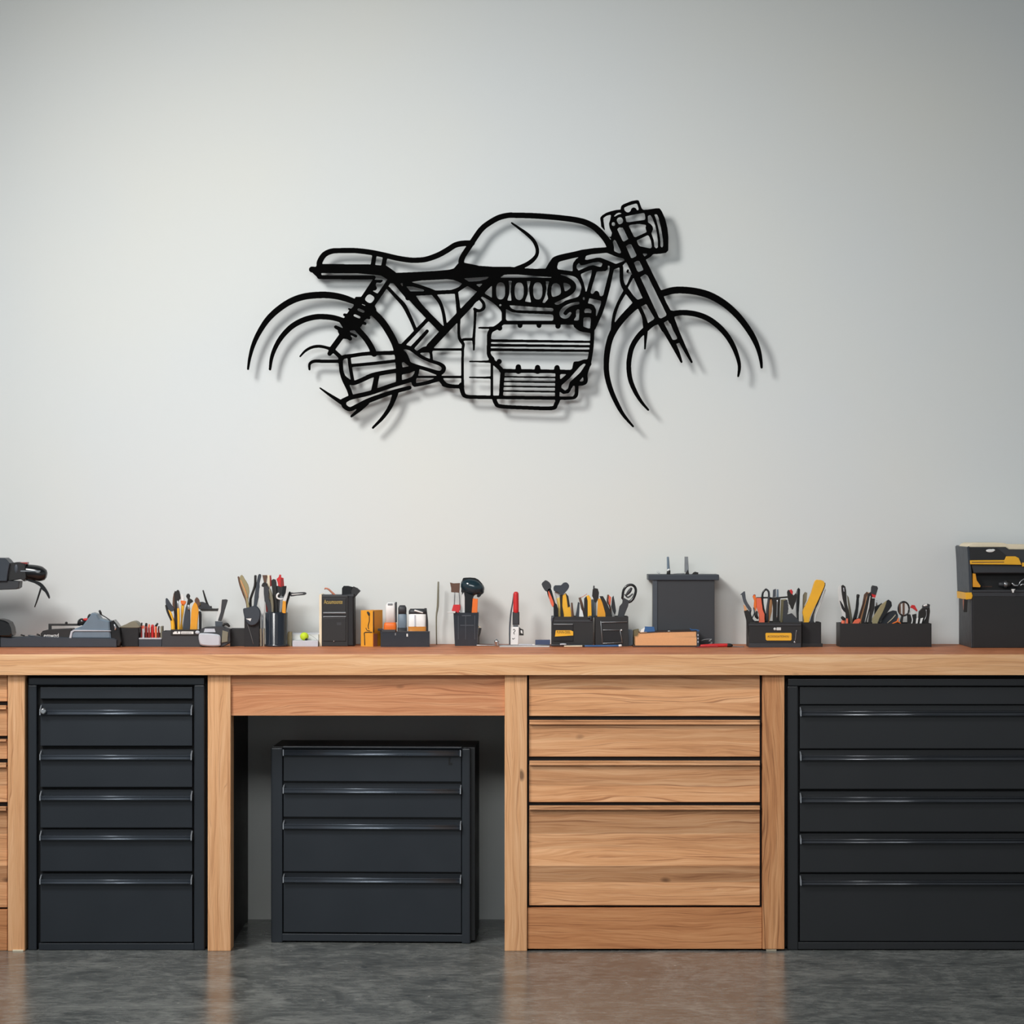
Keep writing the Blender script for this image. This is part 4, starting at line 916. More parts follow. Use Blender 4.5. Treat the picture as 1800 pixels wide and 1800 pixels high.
for a in (474, 483.5, 487): 
    bm = NB(); d = math.sqrt(max(0, (X(505, Y)-cx)**2-(X(a, Y)-cx)**2)); box(bm, X(a, Y)-.0006, X(a, Y)+.0006, cy-d-.0005, cy-d+.003, ZB+.01, Z(1080, Y)); part('rib', bm, 'slate_plastic', t)
YY = cy
tool('pliers', 'grey-handled pliers with an open black jaw at the left of the glossy cylinder', 'pliers', G6, YY-.008, [
    ('handle', 'charcoal', [('f', [(463.5, 1032), (468, 1030), (473, 1034), (472, 1050), (476, 1062), (479, 1078), (481, 1120), (474, 1120), (470, 1070), (465, 1056)], .010)]),
    ('handle', 'olive_grey', [('t', [(474, 1036, 2.2), (477, 1048, 2.6), (479, 1066, 2.4), (479, 1110, 2)], 1, -.002)])])
tool('screwdriver', 'dark red screwdriver with a ribbed square head in the glossy cylinder', 'screwdriver', G6, YY+.016, [
    ('head', 'brown', [('f', [(461, 1011), (469, 1011), (468, 1026), (465, 1030), (463, 1020)], .009, 0)]),
    ('handle', 'dark_red', [('t', [(466, 1024, 1.4), (467, 1040, 1.8), (472, 1110, 1.8)])])])
tool('file', 'pale wooden file handle standing at the back of the glossy cylinder', 'file', G6, YY+.020, [('handle', 'cream', [('f', [(469, 1011), (474, 1011), (475, 1040), (478, 1112), (474, 1112), (470, 1035)], .007, 0)]), ('edge', 'dark_red', [('f', [(474, 1012), (476.5, 1011), (478, 1030), (475, 1031)], .005, 0)])])
tool('wrench', 'black wrench with a square end in the middle of the glossy cylinder', 'wrench', G6, YY+.006, [
    ('shaft', 'ink', [('f', [(477, 1020), (484, 1019), (486, 1031), (487, 1060), (490, 1112), (483, 1112), (480, 1055), (478, 1034)], .012)])])
tool('clamp', 'bright red clamp rising highest in the glossy cylinder', 'clamp', G6, YY+.012, [
    ('jaw', 'red', [('f', [(486, 1018), (490, 1014), (491, 1010), (494, 1010.5), (494, 1015), (498, 1016), (499, 1030), (494, 1032), (489, 1030), (488, 1024)], .012, 0)]),
    ('bar', 'dark_red', [('f', [(494, 1016), (498, 1018), (498, 1031), (493, 1031)], .014, 0)]), ('shaft', 'black_plastic', [('f', [(486, 1030), (499, 1030), (500, 1060), (497, 1112), (487, 1112), (486, 1060)], .010, 0)])])
tool('scissors', 'scissors with a white ring handle stuck in the glossy cylinder', 'scissors', G6, YY-.012, [
    ('ring_handle', 'white_plastic', [('t', [(490, 1043, 1.5), (487, 1046, 1.6), (487.5, 1051, 1.6), (493, 1053, 1.6), (498, 1052, 1.3)])]), ('blade', 'steel', [('f', [(492, 1049), (499, 1040), (500, 1049), (495, 1075), (492, 1112), (489, 1112)], .004, 0)])])
tool('utility_knife', 'knife with black top, white blade and amber-yellow end in the glossy cylinder', 'knife', G6, YY-.022, [
    ('grip', 'gloss_black', [('f', [(497, 1030.5), (503.5, 1030), (502, 1042), (499, 1048), (495, 1048)], .010, 0)]),
    ('blade', 'light_grey', [('f', [(503, 1032), (506, 1034), (505, 1050), (501, 1060), (496.5, 1057), (499.5, 1048)], .006, 0)]),
    ('end', 'deep_yellow', [('f', [(497, 1056), (502.5, 1057), (502, 1078), (495.5, 1078)], .010, 0)])])
tool('adjustable_wrench', 'black wrench bent over to point its long handle to the right', 'wrench', G6, YY-.002, [
    ('shaft', 'ink', [('f', [(508, 1040), (511, 1043), (507, 1056), (503, 1074), (500, 1112), (496, 1112), (499, 1075), (505, 1050)], .009)]),
    ('handle', 'charcoal', [('f', [(508, 1041), (516, 1042), (528, 1041), (536, 1041), (538.5, 1043.5), (535, 1046), (522, 1047), (512, 1048.5), (508, 1046)], .009)]),
    ('handle_inset', 'light_grey', [('f', [(513, 1044), (531, 1042.8), (532, 1044), (514, 1046)], .010)])])

# --- 7: pale carton and lime ball
Y = 0.50
t = thing_at('parts_carton', 'low pale carton against the wall behind the lime green ball', 'carton', 537, Y+.05)
bm = NB(); bx(bm, 513, 560, 1115, 0, Y+.03, .08, .001, True); part('carton_body', bm, 'light_grey', t)
bm = NB(); bx(bm, 514, 559, 1126, 0, Y-.018, .047, .001, True); part('front_ledge', bm, 'pale_grey', t)
bm = NB(); bx(bm, 512, 561, 1113.5, 1115.2, Y+.029, .082, .0005); part('lid', bm, 'pale_grey', t)
bm = NB(); bx(bm, 505.5, 512.5, 1111, 0, Y+.01, .03, .001, True); solo('wood_block', bm, 'khaki', 'small khaki block just right of the glossy black cylinder', 'block')
t = thing_at('foam_ball', 'lime green ball with a dark tip on a thin string', 'ball', 535, Y)
bm = NB(); ball(bm, X(535, Y), Y, Z(1118.6, Y), R(7.6, Y), 1, 1, .95)
part('ball', bm, 'lime', t)
bm = NB(); ball(bm, X(538.5, Y), Y-.007, Z(1123.5, Y), R(2.6, Y)); part('tip', bm, 'ink', t)
bm = NB(); tube(bm, [(X(542, Y), Y, Z(1115, Y), .0005), (X(552, Y), Y, Z(1120, Y), .0005), (X(561, Y), Y, Z(1129, Y), .0005)], 1, 6); part('string', bm, 'steel', t)

# --- 8: black cabinet with gold lettering
Y = 0.50
t = thing_at('desktop_cabinet', 'small upright black cabinet with gold lettering and a pale left edge', 'cabinet', 592, Y+.04)
bm = NB(); bx(bm, 565, 612, 1047, 0, Y, .10, .002, True); part('cabinet_body', bm, 'black_plastic', t)
bm = NB(); f_(bm, Y+.05, [(608, 1049), (614, 1048), (622, 1047), (622.5, 1139), (608, 1139)], .096, 0, .004); part('rounded_side', bm, 'soft_black', t)
bm = NB(); bx(bm, 561, 565.5, 1045, 0, Y-.001, .10, .001, True); part('side_strip', bm, 'cream', t)
bm = NB(); bx(bm, 568, 608, 1052, 1076, Y-.003, .004, .001); d = part('door', bm, 'black_plastic', t)
bm = NB(); label_text(bm, 'Acuumoonte', 569.5, 602, 1054, 1061.5, Y-.0036); o = part('lettering', bm, 'gold', d, t); o['label'] = 'gold lettering'
bm = NB(); bx(bm, 568, 608, 1076, 1078.5, Y-.006, .006, .0006); bx(bm, 568, 608, 1083.5, 1085, Y-.005, .005, .0006); part('trim_bar', bm, 'steel', t)
bm = NB(); bx(bm, 568, 608, 1086, 1127, Y-.003, .004, .001); d = part('door', bm, 'black_plastic', t)
bm = NB(); bx(bm, 592, 600, 1094, 1099, Y-.0036, .001, 0); part('badge', bm, 'charcoal', d, t)
bm = NB(); ball(bm, X(587, Y), Y-.003, Z(1127, Y), R(1.3, Y)); part('screw', bm, 'chrome', t)
bm = NB(); f_(bm, Y+.05, [(562, 1045), (568, 1046), (600, 1046), (622, 1044), (622, 1048.5), (562, 1048.5)], .09, 0, .001); part('top', bm, 'charcoal', t)
tool('hook', 'copper-brown hook curling up from the top of the lettered cabinet', 'hook', None, Y+.04, [('hook', 'copper', [('t', [(589, 1046.5, 1.9), (582, 1040, 1.7), (577, 1035.5, 1.5), (572, 1034, 1.4), (571, 1036, 1)])])])
tool('spring_clamp', 'chunky black clamp gripping the top right corner of the lettered cabinet', 'clamp', None, Y+.03, [
    ('jaw', 'gloss_black', [('f', [(601, 1048), (601, 1034), (604, 1030), (612, 1030), (620, 1032), (617, 1038), (617, 1048)], .03, 0)]),
    ('lever', 'black_plastic', [('f', [(615, 1040), (621, 1031), (628, 1034), (633.5, 1039), (629, 1044), (624, 1050), (614, 1050)], .025, 0)])])

# --- 9: yellow box
Y = 0.485
t = thing('parts_box', 'tall yellow box printed with a black curved line, standing at an angle', 'box', (X(655.5, Y), Y, ZB))
def quad_col(bm, pts, z0, z1):
    rings(bm, [[(x, y, z) for x, y in pts] for z in (z0, z1)], smooth=False)
xa, xb, xc = X(634, Y), X(655.5, Y), X(672.5, Y+.05)
bm = NB(); quad_col(bm, [(xa, Y+.012), (xb, Y), (xc, Y+.05), (xc-.035, Y+.07)], ZB, Z(1073, Y)); part('box_body', bm, 'deep_yellow', t)
def on_front(px, d=0.0):
    k = (px-634)/(655.5-634); return (xa+(xb-xa)*k, Y+.012-.012*k-.0012-d)
def mark(pts, m, name):
    bm = NB()
    tube(bm, [on_front(p[0])+(Z(p[1], Y), R(p[2], Y)) for p in pts], .3, 8); part(name, bm, m, t)
mark([(646, 1076, 1.6), (648, 1079, 2.2), (649, 1083, .8)], 'ink', 'printed_mark'); mark([(649, 1084, .7), (649, 1092, .7), (647, 1100, .7), (648, 1106, .6)], 'ink', 'printed_mark')
mark([(643, 1104, .6), (645, 1108, .6), (650, 1109, .6)], 'ink', 'printed_mark'); mark([(641, 1134, .8), (640.5, 1118, .7), (641, 1112, .8), (654, 1111.5, .8)], 'ink', 'printed_mark')
bm = NB(); quad_col(bm, [(xb+.0005, Y-.0005), (xb+.004, Y+.006), (xb+.003, Y+.008), (xb-.001, Y+.001)], Z(1112, Y), Z(1075, Y)); part('edge_strip', bm, 'brown', t)
bm = NB(); quad_col(bm, [(X(656.5, Y), Y+.0), (X(663, Y), Y+.017), (X(662, Y), Y+.019), (X(656, Y), Y+.002)], ZB+.001, Z(1114, Y)); part('corner_guard', bm, 'copper', t)

# --- 10: low black tray with bottles
Y = 0.465
t = thing_at('bottle_tray', 'low black tray holding a white bottle and glass jars', 'tray', 711, Y+.03)
bm = NB(); open_box(bm, 669, 755, 1111, Y, .065); part('tray', bm, 'smoke_plastic', t)
bm = NB(); bx(bm, 664, 672, 1105, 1109, Y+.002, .02, .001); bx(bm, 668, 671, 1107, 1113, Y+.004, .015, .001); part('side_lug', bm, 'black_plastic', t)
bm = NB(); bx(bm, 671, 695.5, 1107, 1111.5, Y-.001, .06, .001); bx(bm, 697.5, 755, 1109.5, 1111.5, Y-.001, .004, .0005); part('rim', bm, 'charcoal', t)
bm = NB(); bx(bm, 714.5, 717, 1114, 1119, Y-.0015, .0016, .0004); part('latch', bm, 'white_plastic', t)
bm = NB(); bx(bm, 694, 696, 1113, 1117, Y-.001, .0012, .0003); part('keyhole', bm, 'steel', t)
Yi = Y+.032
t = thing('bottle', 'white plastic bottle with an orange base in the low black tray', 'bottle', (X(687, Yi), Yi, ZB+.0035))
def rrect(px0, px1, dy, z, k=.85, yc=Yi):
    a, b = (X(px1, yc)-X(px0, yc))/2, dy; cx = (X(px0, yc)+X(px1, yc))/2
    out = []
    for i in range(24):
        th = 2*math.pi*i/24; c, s_ = math.cos(th), math.sin(th)
        out.append((cx+a*math.copysign(abs(c)**.45, c), yc+b*math.copysign(abs(s_)**.45, s_), z))
    return out
bm = NB(); rings(bm, [rrect(676, 697, .018, ZB+.003), rrect(674.5, 697.5, .02, Z(1101, Yi)), rrect(675.5, 697, .02, Z(1096, Yi)), rrect(677, 696, .018, Z(1094, Yi))]); part('base', bm, 'orange', t)
bm = NB(); rings(bm, [rrect(678, 695.5, .016, Z(1094.5, Yi)), rrect(678, 695, .016, Z(1064, Yi)), rrect(680, 694, .014, Z(1060, Yi)), rrect(682, 693, .012, Z(1059, Yi))]); b_ = part('bottle_body', bm, 'white_plastic', t)
bm = NB(); bx(bm, 681.5, 690, 1060.5, 1064, Yi-.0175, .002, .0006); part('cap_ring', bm, 'steel', b_, t)
bm = NB(); bx(bm, 694.5, 697.5, 1058.5, 1094, Yi-.006, .014, .001); part('handle', bm, 'charcoal', t)
def jar(px0, px1, top, label, lid, fill, neck, dz):
    r = thing('jar', label, 'jar', (X((px0+px1)/2, Yi), Yi, ZB+.0035), 'glass jars in the low tray')
    bm = NB(); rings(bm, [rrect(px0, px1, .019, ZB+.003), rrect(px0, px1, .019, Z(neck, Yi)), rrect(px0+1, px1-1, .018, Z(neck-1, Yi))]); part('glass', bm, fill[0], r)
    bm = NB(); rings(bm, [rrect(px0-.6, px1+.6, .0196, ZB+.003), rrect(px0-.6, px1+.6, .0196, Z(fill[2], Yi))]); part('contents', bm, fill[1], r)
    bm = NB(); rings(bm, [rrect(px0+.5, px1-.5, .018, Z(neck, Yi)), rrect(px0+.5, px1-.5, .018, Z(top+4, Yi)), rrect(px0+3, px1-3, .014, Z(top, Yi))]); part('lid', bm, lid, r)
    return r
jar(699.5, 715, 1064, 'slim grey glass jar with a rounded dark lid in the low tray', 'charcoal', ('blue_grey', 'charcoal', 1103), 1080, 0)
r = jar(718, 749, 1070, 'wide jar of white and golden contents with a dark lid in the low tray', 'charcoal', ('white_plastic', 'amber', 1101), 1080, 0)
bm = NB(); bx(bm, 728, 730.5, 1081, 1101, Yi-.0215, .003, .0005); part('seam', bm, 'pale_grey', r)
bm = NB(); t_(bm, Yi-.02, [(729, 1073, 1.6), (736, 1075, 1.4), (743, 1077, 1)]); part('label_clip', bm, 'white_plastic', r)
tool('steel_strip', 'thin dark strip rising at the right end of the low bottle tray', 'metal strip', None, Yi, [('strip', 'charcoal', [('f', [(746, 1069), (750, 1069), (752.5, 1092), (753, 1130), (750.5, 1130), (749, 1100)], .004, 0)])])

# --- 11: slim rod leaning against the wall, cup with big head tool
Y = 0.61
tool('steel_rod', 'thin olive-grey rod standing upright against the wall, right of the bottle tray', 'rod', None, Y, [('rod', 'olive_grey', [('t', [(767.5, 1132.5, 1.0), (767, 1085, 1.3), (769.5, 1065, 1.9), (770.5, 1023, 1.5)])])])
Y = 0.52
t = thing_at('tool_cup', 'smoky translucent square cup holding a large dark rounded mallet', 'cup', 819.5, Y+.03)
bm = NB(); x0, x1 = X(797, Y), X(841.5, Y); sh = X(799.5, Y)-x0
for z0_, z1_, i0, i1, nm in (): pass
outer = lambda k, z: [(x0+sh*(1-k)+.0, Y+.002*(1-k), z), (x1-sh*(1-k), Y+.002*(1-k), z), (x1-sh*(1-k), Y+.06, z), (x0+sh*(1-k), Y+.06, z)]
inner = lambda k, z: [(x0+sh*(1-k)+.0025, Y+.0045, z), (x1-sh*(1-k)-.0025, Y+.0045, z), (x1-sh*(1-k)-.0025, Y+.0575, z), (x0+sh*(1-k)+.0025, Y+.0575, z)]
rings(bm, [outer(0, ZB), outer(1, Z(1077, Y)), inner(1, Z(1077, Y)), inner(0, ZB+.003)], smooth=False); c = part('cup', bm, 'smoke_plastic', t)
bm = NB()
for a in (805, 818, 834): bx(bm, a, a+1.1, 1082, 1124, Y-.001, .003, 0)
part('rib', bm, 'slate_plastic', c, t)
bm = NB(); bx(bm, 809, 833, 1098.5, 1100, Y-.0005, .003, 0); bx(bm, 812, 828, 1081, 1083, Y-.0008, .003, 0); part('cross_rib', bm, 'slate_plastic', c, t)
YY = Y+.03
G11 = 'tools in the smoky square cup'
tool('mallet', 'large dark mallet with a round glossy head standing in the smoky cup', 'mallet', G11, YY, [
    ('head', 'teal_black', [('t', [(815, 1028, 10), (822, 1029, 13.5), (834, 1033, 15), (842, 1038, 12), (845, 1042, 7)])]),
    ('face', 'gloss_black', [('f', [(812, 1030), (813, 1018), (818, 1015.5), (835, 1016), (844, 1022), (849, 1031), (847, 1044), (842, 1050), (838, 1048), (840, 1040), (826, 1036), (812, 1042), (811, 1036)], .022)]),
    ('handle', 'gloss_black', [('f', [(812, 1036), (838, 1037), (832, 1050), (830, 1080), (829, 1125), (815, 1125), (816, 1075), (812, 1055)], .018, 0)]),
    ('side_grip', 'orange', [('f', [(831, 1052), (840, 1053), (839, 1079), (829, 1079)], .014, 0, -.012)])])
tool('scissor_clamp', 'framed metal clamp with dark square head and red jaw in the smoky cup', 'clamp', G11, YY-.014, [
    ('head', 'brown', [('f', [(791, 1024), (797, 1025.5), (808.5, 1025), (807.5, 1042), (793, 1041), (793, 1034)], .012, 0)]),
    ('frame', 'steel', [('t', [(799.5, 1042, .9), (799, 1054, .9), (798.5, 1064, .9)]), ('t', [(807, 1042, .9), (808, 1054, .9), (808, 1064, .9)])]),
    ('jaw', 'red', [('f', [(797, 1063), (809, 1063), (809, 1071), (806, 1077.5), (794, 1073.5)], .014, 0)]), ('stem', 'ink', [('t', [(803, 1070, 1.4), (804, 1124, 1.4)])])])
tool('putty_knife', 'pale scraper blade beside the mallet handle in the smoky cup', 'scraper', G11, YY-.008, [('blade', 'light_grey', [('f', [(812, 1046), (815.5, 1041), (817, 1050), (817, 1076), (815, 1120), (808, 1120), (808.5, 1072), (810, 1058)], .004, 0)])])
tool('lid', 'flat pale lid hooked on the left rim of the smoky cup', 'lid', None, Y+.006, [('lid', 'light_grey', [('f', [(785.5, 1075.5), (797, 1074.5), (801, 1075), (800, 1077.8), (788, 1077.8)], .03, 0)])])
tool('socket_key', 'little black and white notched key standing against the right of the smoky cup', 'key', None, Y+.01, [
    ('key', 'ink', [('f', [(841, 1104), (846.5, 1104), (845, 1112), (842.5, 1120), (842, 1132), (841, 1139), (840.5, 1118)], .006, 0)]), ('knob', 'cream', [('t', [(841, 1101.5, 1.2), (844, 1102.5, 1.4)])])])

# --- 12: flat things and the red-topped pen
Y = 0.47
tool('ball_joint', 'small chrome ball joint lying at the left end of the long steel rod', 'ball joint', None, Y, [('ball', 'chrome', [('t', [(873, 1124, 1.8), (873, 1127, 4.4), (873.5, 1131, 3.6), (874, 1136.2, 1.8)])])])
tool('steel_rod', 'long thin steel rod lying on the bench behind the chrome ball joint', 'rod', None, Y+.03, [('rod', 'steel', [('t', [(838, 1134.4, 1.2), (900, 1134.4, 1.3), (968, 1134.4, 1.3)])])])
tool('steel_ruler', 'thin pale ruler lying in front of the red-topped marker', 'ruler', None, Y-.01, [('ruler', 'light_grey', [('f', [(878, 1136), (966, 1135.6), (966, 1137.9), (878, 1137.9)], .022, 0)])])
Y = 0.545
t = thing_at('marker', 'upright marker with red cap, black collar and white body, beside the long rod', 'marker', 906, Y)
bm = NB(); f_(bm, Y, [(899.5, 1102), (912.5, 1102), (912, 1128), (911, 1135.5), (897.5, 1135.5), (898, 1120)], .018, 0, .002); b_ = part('marker_body', bm, 'white_plastic', t)
bm = NB(); t_(bm, Y-.0092, [(902, 1108, .5), (903.5, 1106, .6), (905.5, 1109, .6), (903, 1112, .6), (904, 1115, .6)], .3); t_(bm, Y-.0092, [(900.5, 1122, .5), (902, 1123.5, .6), (905, 1121.5, .4)], .3); part('scribble', bm, 'ink', b_, t)
bm = NB(); f_(bm, Y, [(901, 1076), (913, 1076), (913, 1098.5), (901, 1098.5)], .016, 0, .003); part('collar', bm, 'charcoal', t)
bm = NB(); f_(bm, Y, [(902, 1099), (911, 1099), (911, 1101.5), (902, 1101.5)], .012, 0, 0); part('ring', bm, 'slate_plastic', t)
bm = NB(); t_(bm, Y, [(907, 1076, 5), (907, 1060, 4.9), (907, 1044, 4.6), (907, 1042, 4)]); part('cap', bm, 'red', t)
bm = NB(); t_(bm, Y+.006, [(896, 1134, 1.3), (896, 1105, 1.4), (898, 1078, 1.4), (901, 1060, 1.1), (903, 1044, 1.0)]); part('clip', bm, 'slate_plastic', t)
tool('wing_nut', 'tiny black and white clip fastened to the right of the white marker', 'clip', None, Y+.0, [('clip', 'ink', [('f', [(912.5, 1102), (915, 1105), (920, 1107), (920.5, 1117), (912.5, 1117)], .010, 0)]), ('face', 'white_plastic', [('f', [(915, 1108), (918, 1108), (919, 1114), (915.5, 1113)], .0115, 0)])])
tool('file', 'thin pale file pointing right with a white tip, in front of the marker', 'file', None, .50, [('blade', 'pale_grey', [('t', [(912, 1133.2, 1.2), (930, 1133.5, 1.3), (936, 1133.5, 1.2)])]), ('tip', 'white_plastic', [('t', [(936, 1133.5, 1.3), (940, 1133.5, 1.3)])])])
bm = NB(); bx(bm, 941, 967, 1125, 0, .53, .03, .001, True); solo('flat_case', bm, 'navy', 'flat navy blue case lying left of the yellow-labelled organiser', 'case')

# --- 13: pair of black organisers with yellow label and wire frame
Y = 0.49
t = thing_at('tool_organiser', 'black two-pocket organiser with a crooked yellow label, holding hammers and brushes', 'organiser', 1006, Y+.04)
bm = NB(); open_box(bm, 969.5, 1042.5, 1084, Y, .085); part('bin', bm, 'black_plastic', t)
bm = NB(); bx(bm, 974, 1041, 1090, 1093.5, Y-.002, .003, .0008); part('rim', bm, 'charcoal', t)
bm = NB(); bx(bm, 972.5, 1007.5, 1097, 1127, Y-.004, .005, .001); p_ = part('pocket', bm, 'soft_black', t)
bm = NB(); f_(bm, Y-.0052, [(977, 1108), (1003, 1108), (1007.5, 1110), (1007.5, 1117), (975.5, 1119)], .0016, 0, 0); l_ = part('yellow_label', bm, 'yellow', p_, t)
bm = NB(); label_text(bm, 'FUNN-OEEL', 979, 1003, 1109, 1113.5, Y-.0064); part('lettering', bm, 'ink', t)
bm = NB(); bx(bm, 973, 1007, 1096.5, 1098.3, Y-.0065, .003, .0003); part('trim_bar', bm, 'steel', t)
bm = NB(); t_(bm, Y-.001, [(970.5, 1093, 1.6), (971, 1086, 2.2), (974, 1084, 1.6)]); part('hinge', bm, 'slate_plastic', t)
bm = NB(); t_(bm, Y-.004, [(1034, 1086, 2), (1038.5, 1084.5, 2.4), (1039, 1090, 2)]); part('clasp', bm, 'charcoal', t)
t = thing_at('tool_organiser', 'black organiser with a metal wire frame on its front, holding shears', 'organiser', 1075, Y+.04)
bm = NB(); open_box(bm, 1046.5, 1104.5, 1084, Y, .085); part('bin', bm, 'black_plastic', t)
bm = NB()
for pts in (((1056, 1092), (1059, 1131)), ((1058, 1094), (1102, 1093)), ((1060, 1107.5), (1092, 1107.5)), ((1090, 1108), (1094, 1130)), ((1060, 1131), (1093, 1129))):
    t_(bm, Y-.004, [(p[0], p[1], .75) for p in pts])
part('wire_frame', bm, 'steel', t)
bm = NB(); bx(bm, 1061, 1091, 1109, 1128, Y-.002, .003, .0008); part('front_panel', bm, 'soft_black', t)
bm = NB(); ball(bm, X(1092, Y), Y-.006, Z(1107.5, Y), R(1.5, Y)); part('frame_knob', bm, 'white_plastic', t)
YY = Y+.04
G13 = 'tools in the pair of black organisers'
tool('paddle_brush', 'leaning black paddle with a coral stripe at the left end of the yellow-labelled organiser', 'brush', G13, YY-.015, [
    ('paddle', 'charcoal', [('f', [(952, 1027), (956, 1022), (959.5, 1020), (966, 1024), (969, 1030), (968, 1036), (962, 1040), (957, 1037)], .012)]),
    ('handle', 'gloss_black', [('f', [(961, 1039), (968, 1034), (972, 1046), (976, 1060), (981, 1070), (981, 1122), (974, 1122), (973, 1068), (966, 1054)], .012)]),
    ('stripe', 'coral', [('f', [(963.5, 1040), (966, 1041), (973, 1058), (973.5, 1064), (971, 1067), (966.5, 1056)], .014, 2)])])
tool('chisel', 'pale yellow chisel with a white tip beside the leaning paddle', 'chisel', G13, YY+.004, [
    ('tip', 'light_grey', [('f', [(975, 1040), (981, 1038), (984, 1046), (980, 1053), (977, 1049)], .005)]), ('handle', 'pale_yellow', [('f', [(978, 1052), (984, 1050), (986, 1070), (987, 1122), (980, 1122), (981, 1070)], .010, 0)])])
tool('hammer', 'yellow-handled hammer with a blue-black head and round peen', 'hammer', G13, YY-.006, [
    ('head', 'dark_blue_grey', [('f', [(973, 1033), (976, 1029), (986, 1029), (990, 1025), (996, 1024), (1000.5, 1029), (999, 1035), (995, 1040), (990, 1045), (985, 1046), (981, 1041), (974, 1039)], .020)]),
    ('handle', 'yellow', [('f', [(989, 1046), (994, 1043), (998, 1050), (1001, 1062), (1004, 1075), (1006, 1122), (992, 1122), (991, 1080), (988, 1065)], .012, 0)]),
    ('grip_edge', 'ink', [('f', [(984, 1046), (989, 1045), (988.5, 1065), (991, 1080), (992, 1122), (986, 1122), (985, 1070)], .014, 0), ('f', [(994, 1042), (999, 1048), (1002, 1066), (998, 1068), (996, 1052)], .014, 0)])])
tool('pencil', 'dark brown pencil stub between the hammer and a pale brush', 'pencil', G13, YY-.018, [('pencil', 'brown', [('t', [(1007, 1120, 2.2), (1007, 1090, 2.3), (1005, 1060, 1.6)])])])
tool('paint_scraper', 'white triangular scraper with a dark handle in the yellow-labelled organiser', 'scraper', G13, YY-.004, [
    ('handle', 'dark_blue_grey', [('f', [(1016, 1058), (1019, 1060), (1017, 1085), (1016, 1120), (1010, 1120), (1012, 1083)], .010, 0)]),
    ('blade', 'white_plastic', [('f', [(1019, 1066), (1024, 1074), (1026, 1083), (1026, 1118), (1016, 1118), (1017, 1082)], .004, 0)])])
tool('folding_knife', 'brown folding knife with a thin wire sticking out to the right', 'knife', G13, YY+.014, [
    ('handle', 'brown', [('f', [(1017, 1051), (1021, 1050), (1025, 1062), (1027, 1072), (1027, 1116), (1022, 1116), (1022, 1070)], .009, 0)]), ('wire', 'copper', [('t', [(1020, 1051, .7), (1026, 1048, .6), (1031.5, 1044, .5)])])])
tool('screwdriver', 'stout black and yellow screwdriver standing near the joint of the two organisers', 'screwdriver', G13, YY-.010, [
    ('sleeve', 'ink', [('f', [(1027, 1052), (1031, 1048), (1033, 1056), (1033, 1118), (1026, 1118)], .014, 0)]),
    ('handle', 'yellow', [('f', [(1030, 1048), (1035, 1046), (1039, 1052), (1040, 1080), (1037, 1118), (1033, 1118), (1032.5, 1060)], .012, 0)])])
tool('torch', 'grey metal torch with a pale end near the joint of the two organisers', 'torch', G13, YY+.014, [('barrel', 'blue_grey', [('t', [(1043, 1084, 3), (1042.5, 1054, 3.2)])]), ('end', 'white_plastic', [('t', [(1042.5, 1054, 3), (1042.5, 1050, 2.2)])])])
tool('cordless_driver', 'black driver with a thin aerial tip rising above the second organiser', 'power tool', G13, YY-.004, [
    ('driver_body', 'ink', [('f', [(1041, 1048), (1042, 1036), (1046, 1034), (1051, 1035), (1053, 1042), (1052, 1052), (1048, 1060), (1047, 1120), (1046.5, 1120), (1046.5, 1060)], .016, 0)]),
    ('aerial', 'charcoal', [('t', [(1043.5, 1040, 1.3), (1044, 1030, 1.3)])])])
tool('saw', 'orange-yellow broad handle between black arms in the wire-fronted organiser', 'saw', G13, YY-.018, [
    ('handle', 'deep_yellow', [('f', [(1051, 1053), (1056, 1052), (1061, 1062), (1065, 1080), (1065, 1120), (1050, 1120), (1050, 1080)], .010, 0)]),
    ('arm', 'ink', [('f', [(1054, 1048), (1060, 1048), (1067, 1060), (1073, 1074), (1076, 1082), (1072, 1120), (1066, 1120), (1064, 1078), (1059, 1060)], .012, 0)])])
tool('paint_brush', 'small wooden brush between dark sticks in the wire-fronted organiser', 'brush', G13, YY+.006, [
    ('stock', 'brown', [('t', [(1069, 1046, 1.6), (1068, 1058, 1.6), (1073, 1070, 1.4), (1076, 1118, 1.4)])]), ('bristles', 'coral', [('f', [(1070, 1046), (1074.5, 1050), (1073, 1064), (1070, 1062)], .007, 0)])])
tool('shears', 'slim black shears standing open in the wire-fronted organiser', 'shears', G13, YY+.020, [
    ('blade', 'charcoal', [('f', [(1076, 1050), (1078.5, 1047), (1081, 1060), (1083, 1074), (1081, 1082), (1077, 1074), (1074.5, 1066)], .005, 0)]),
    ('blade', 'light_grey', [('f', [(1074, 1064), (1076, 1072), (1080, 1082), (1082, 1118), (1075, 1118), (1074, 1080)], .005, 0)])])
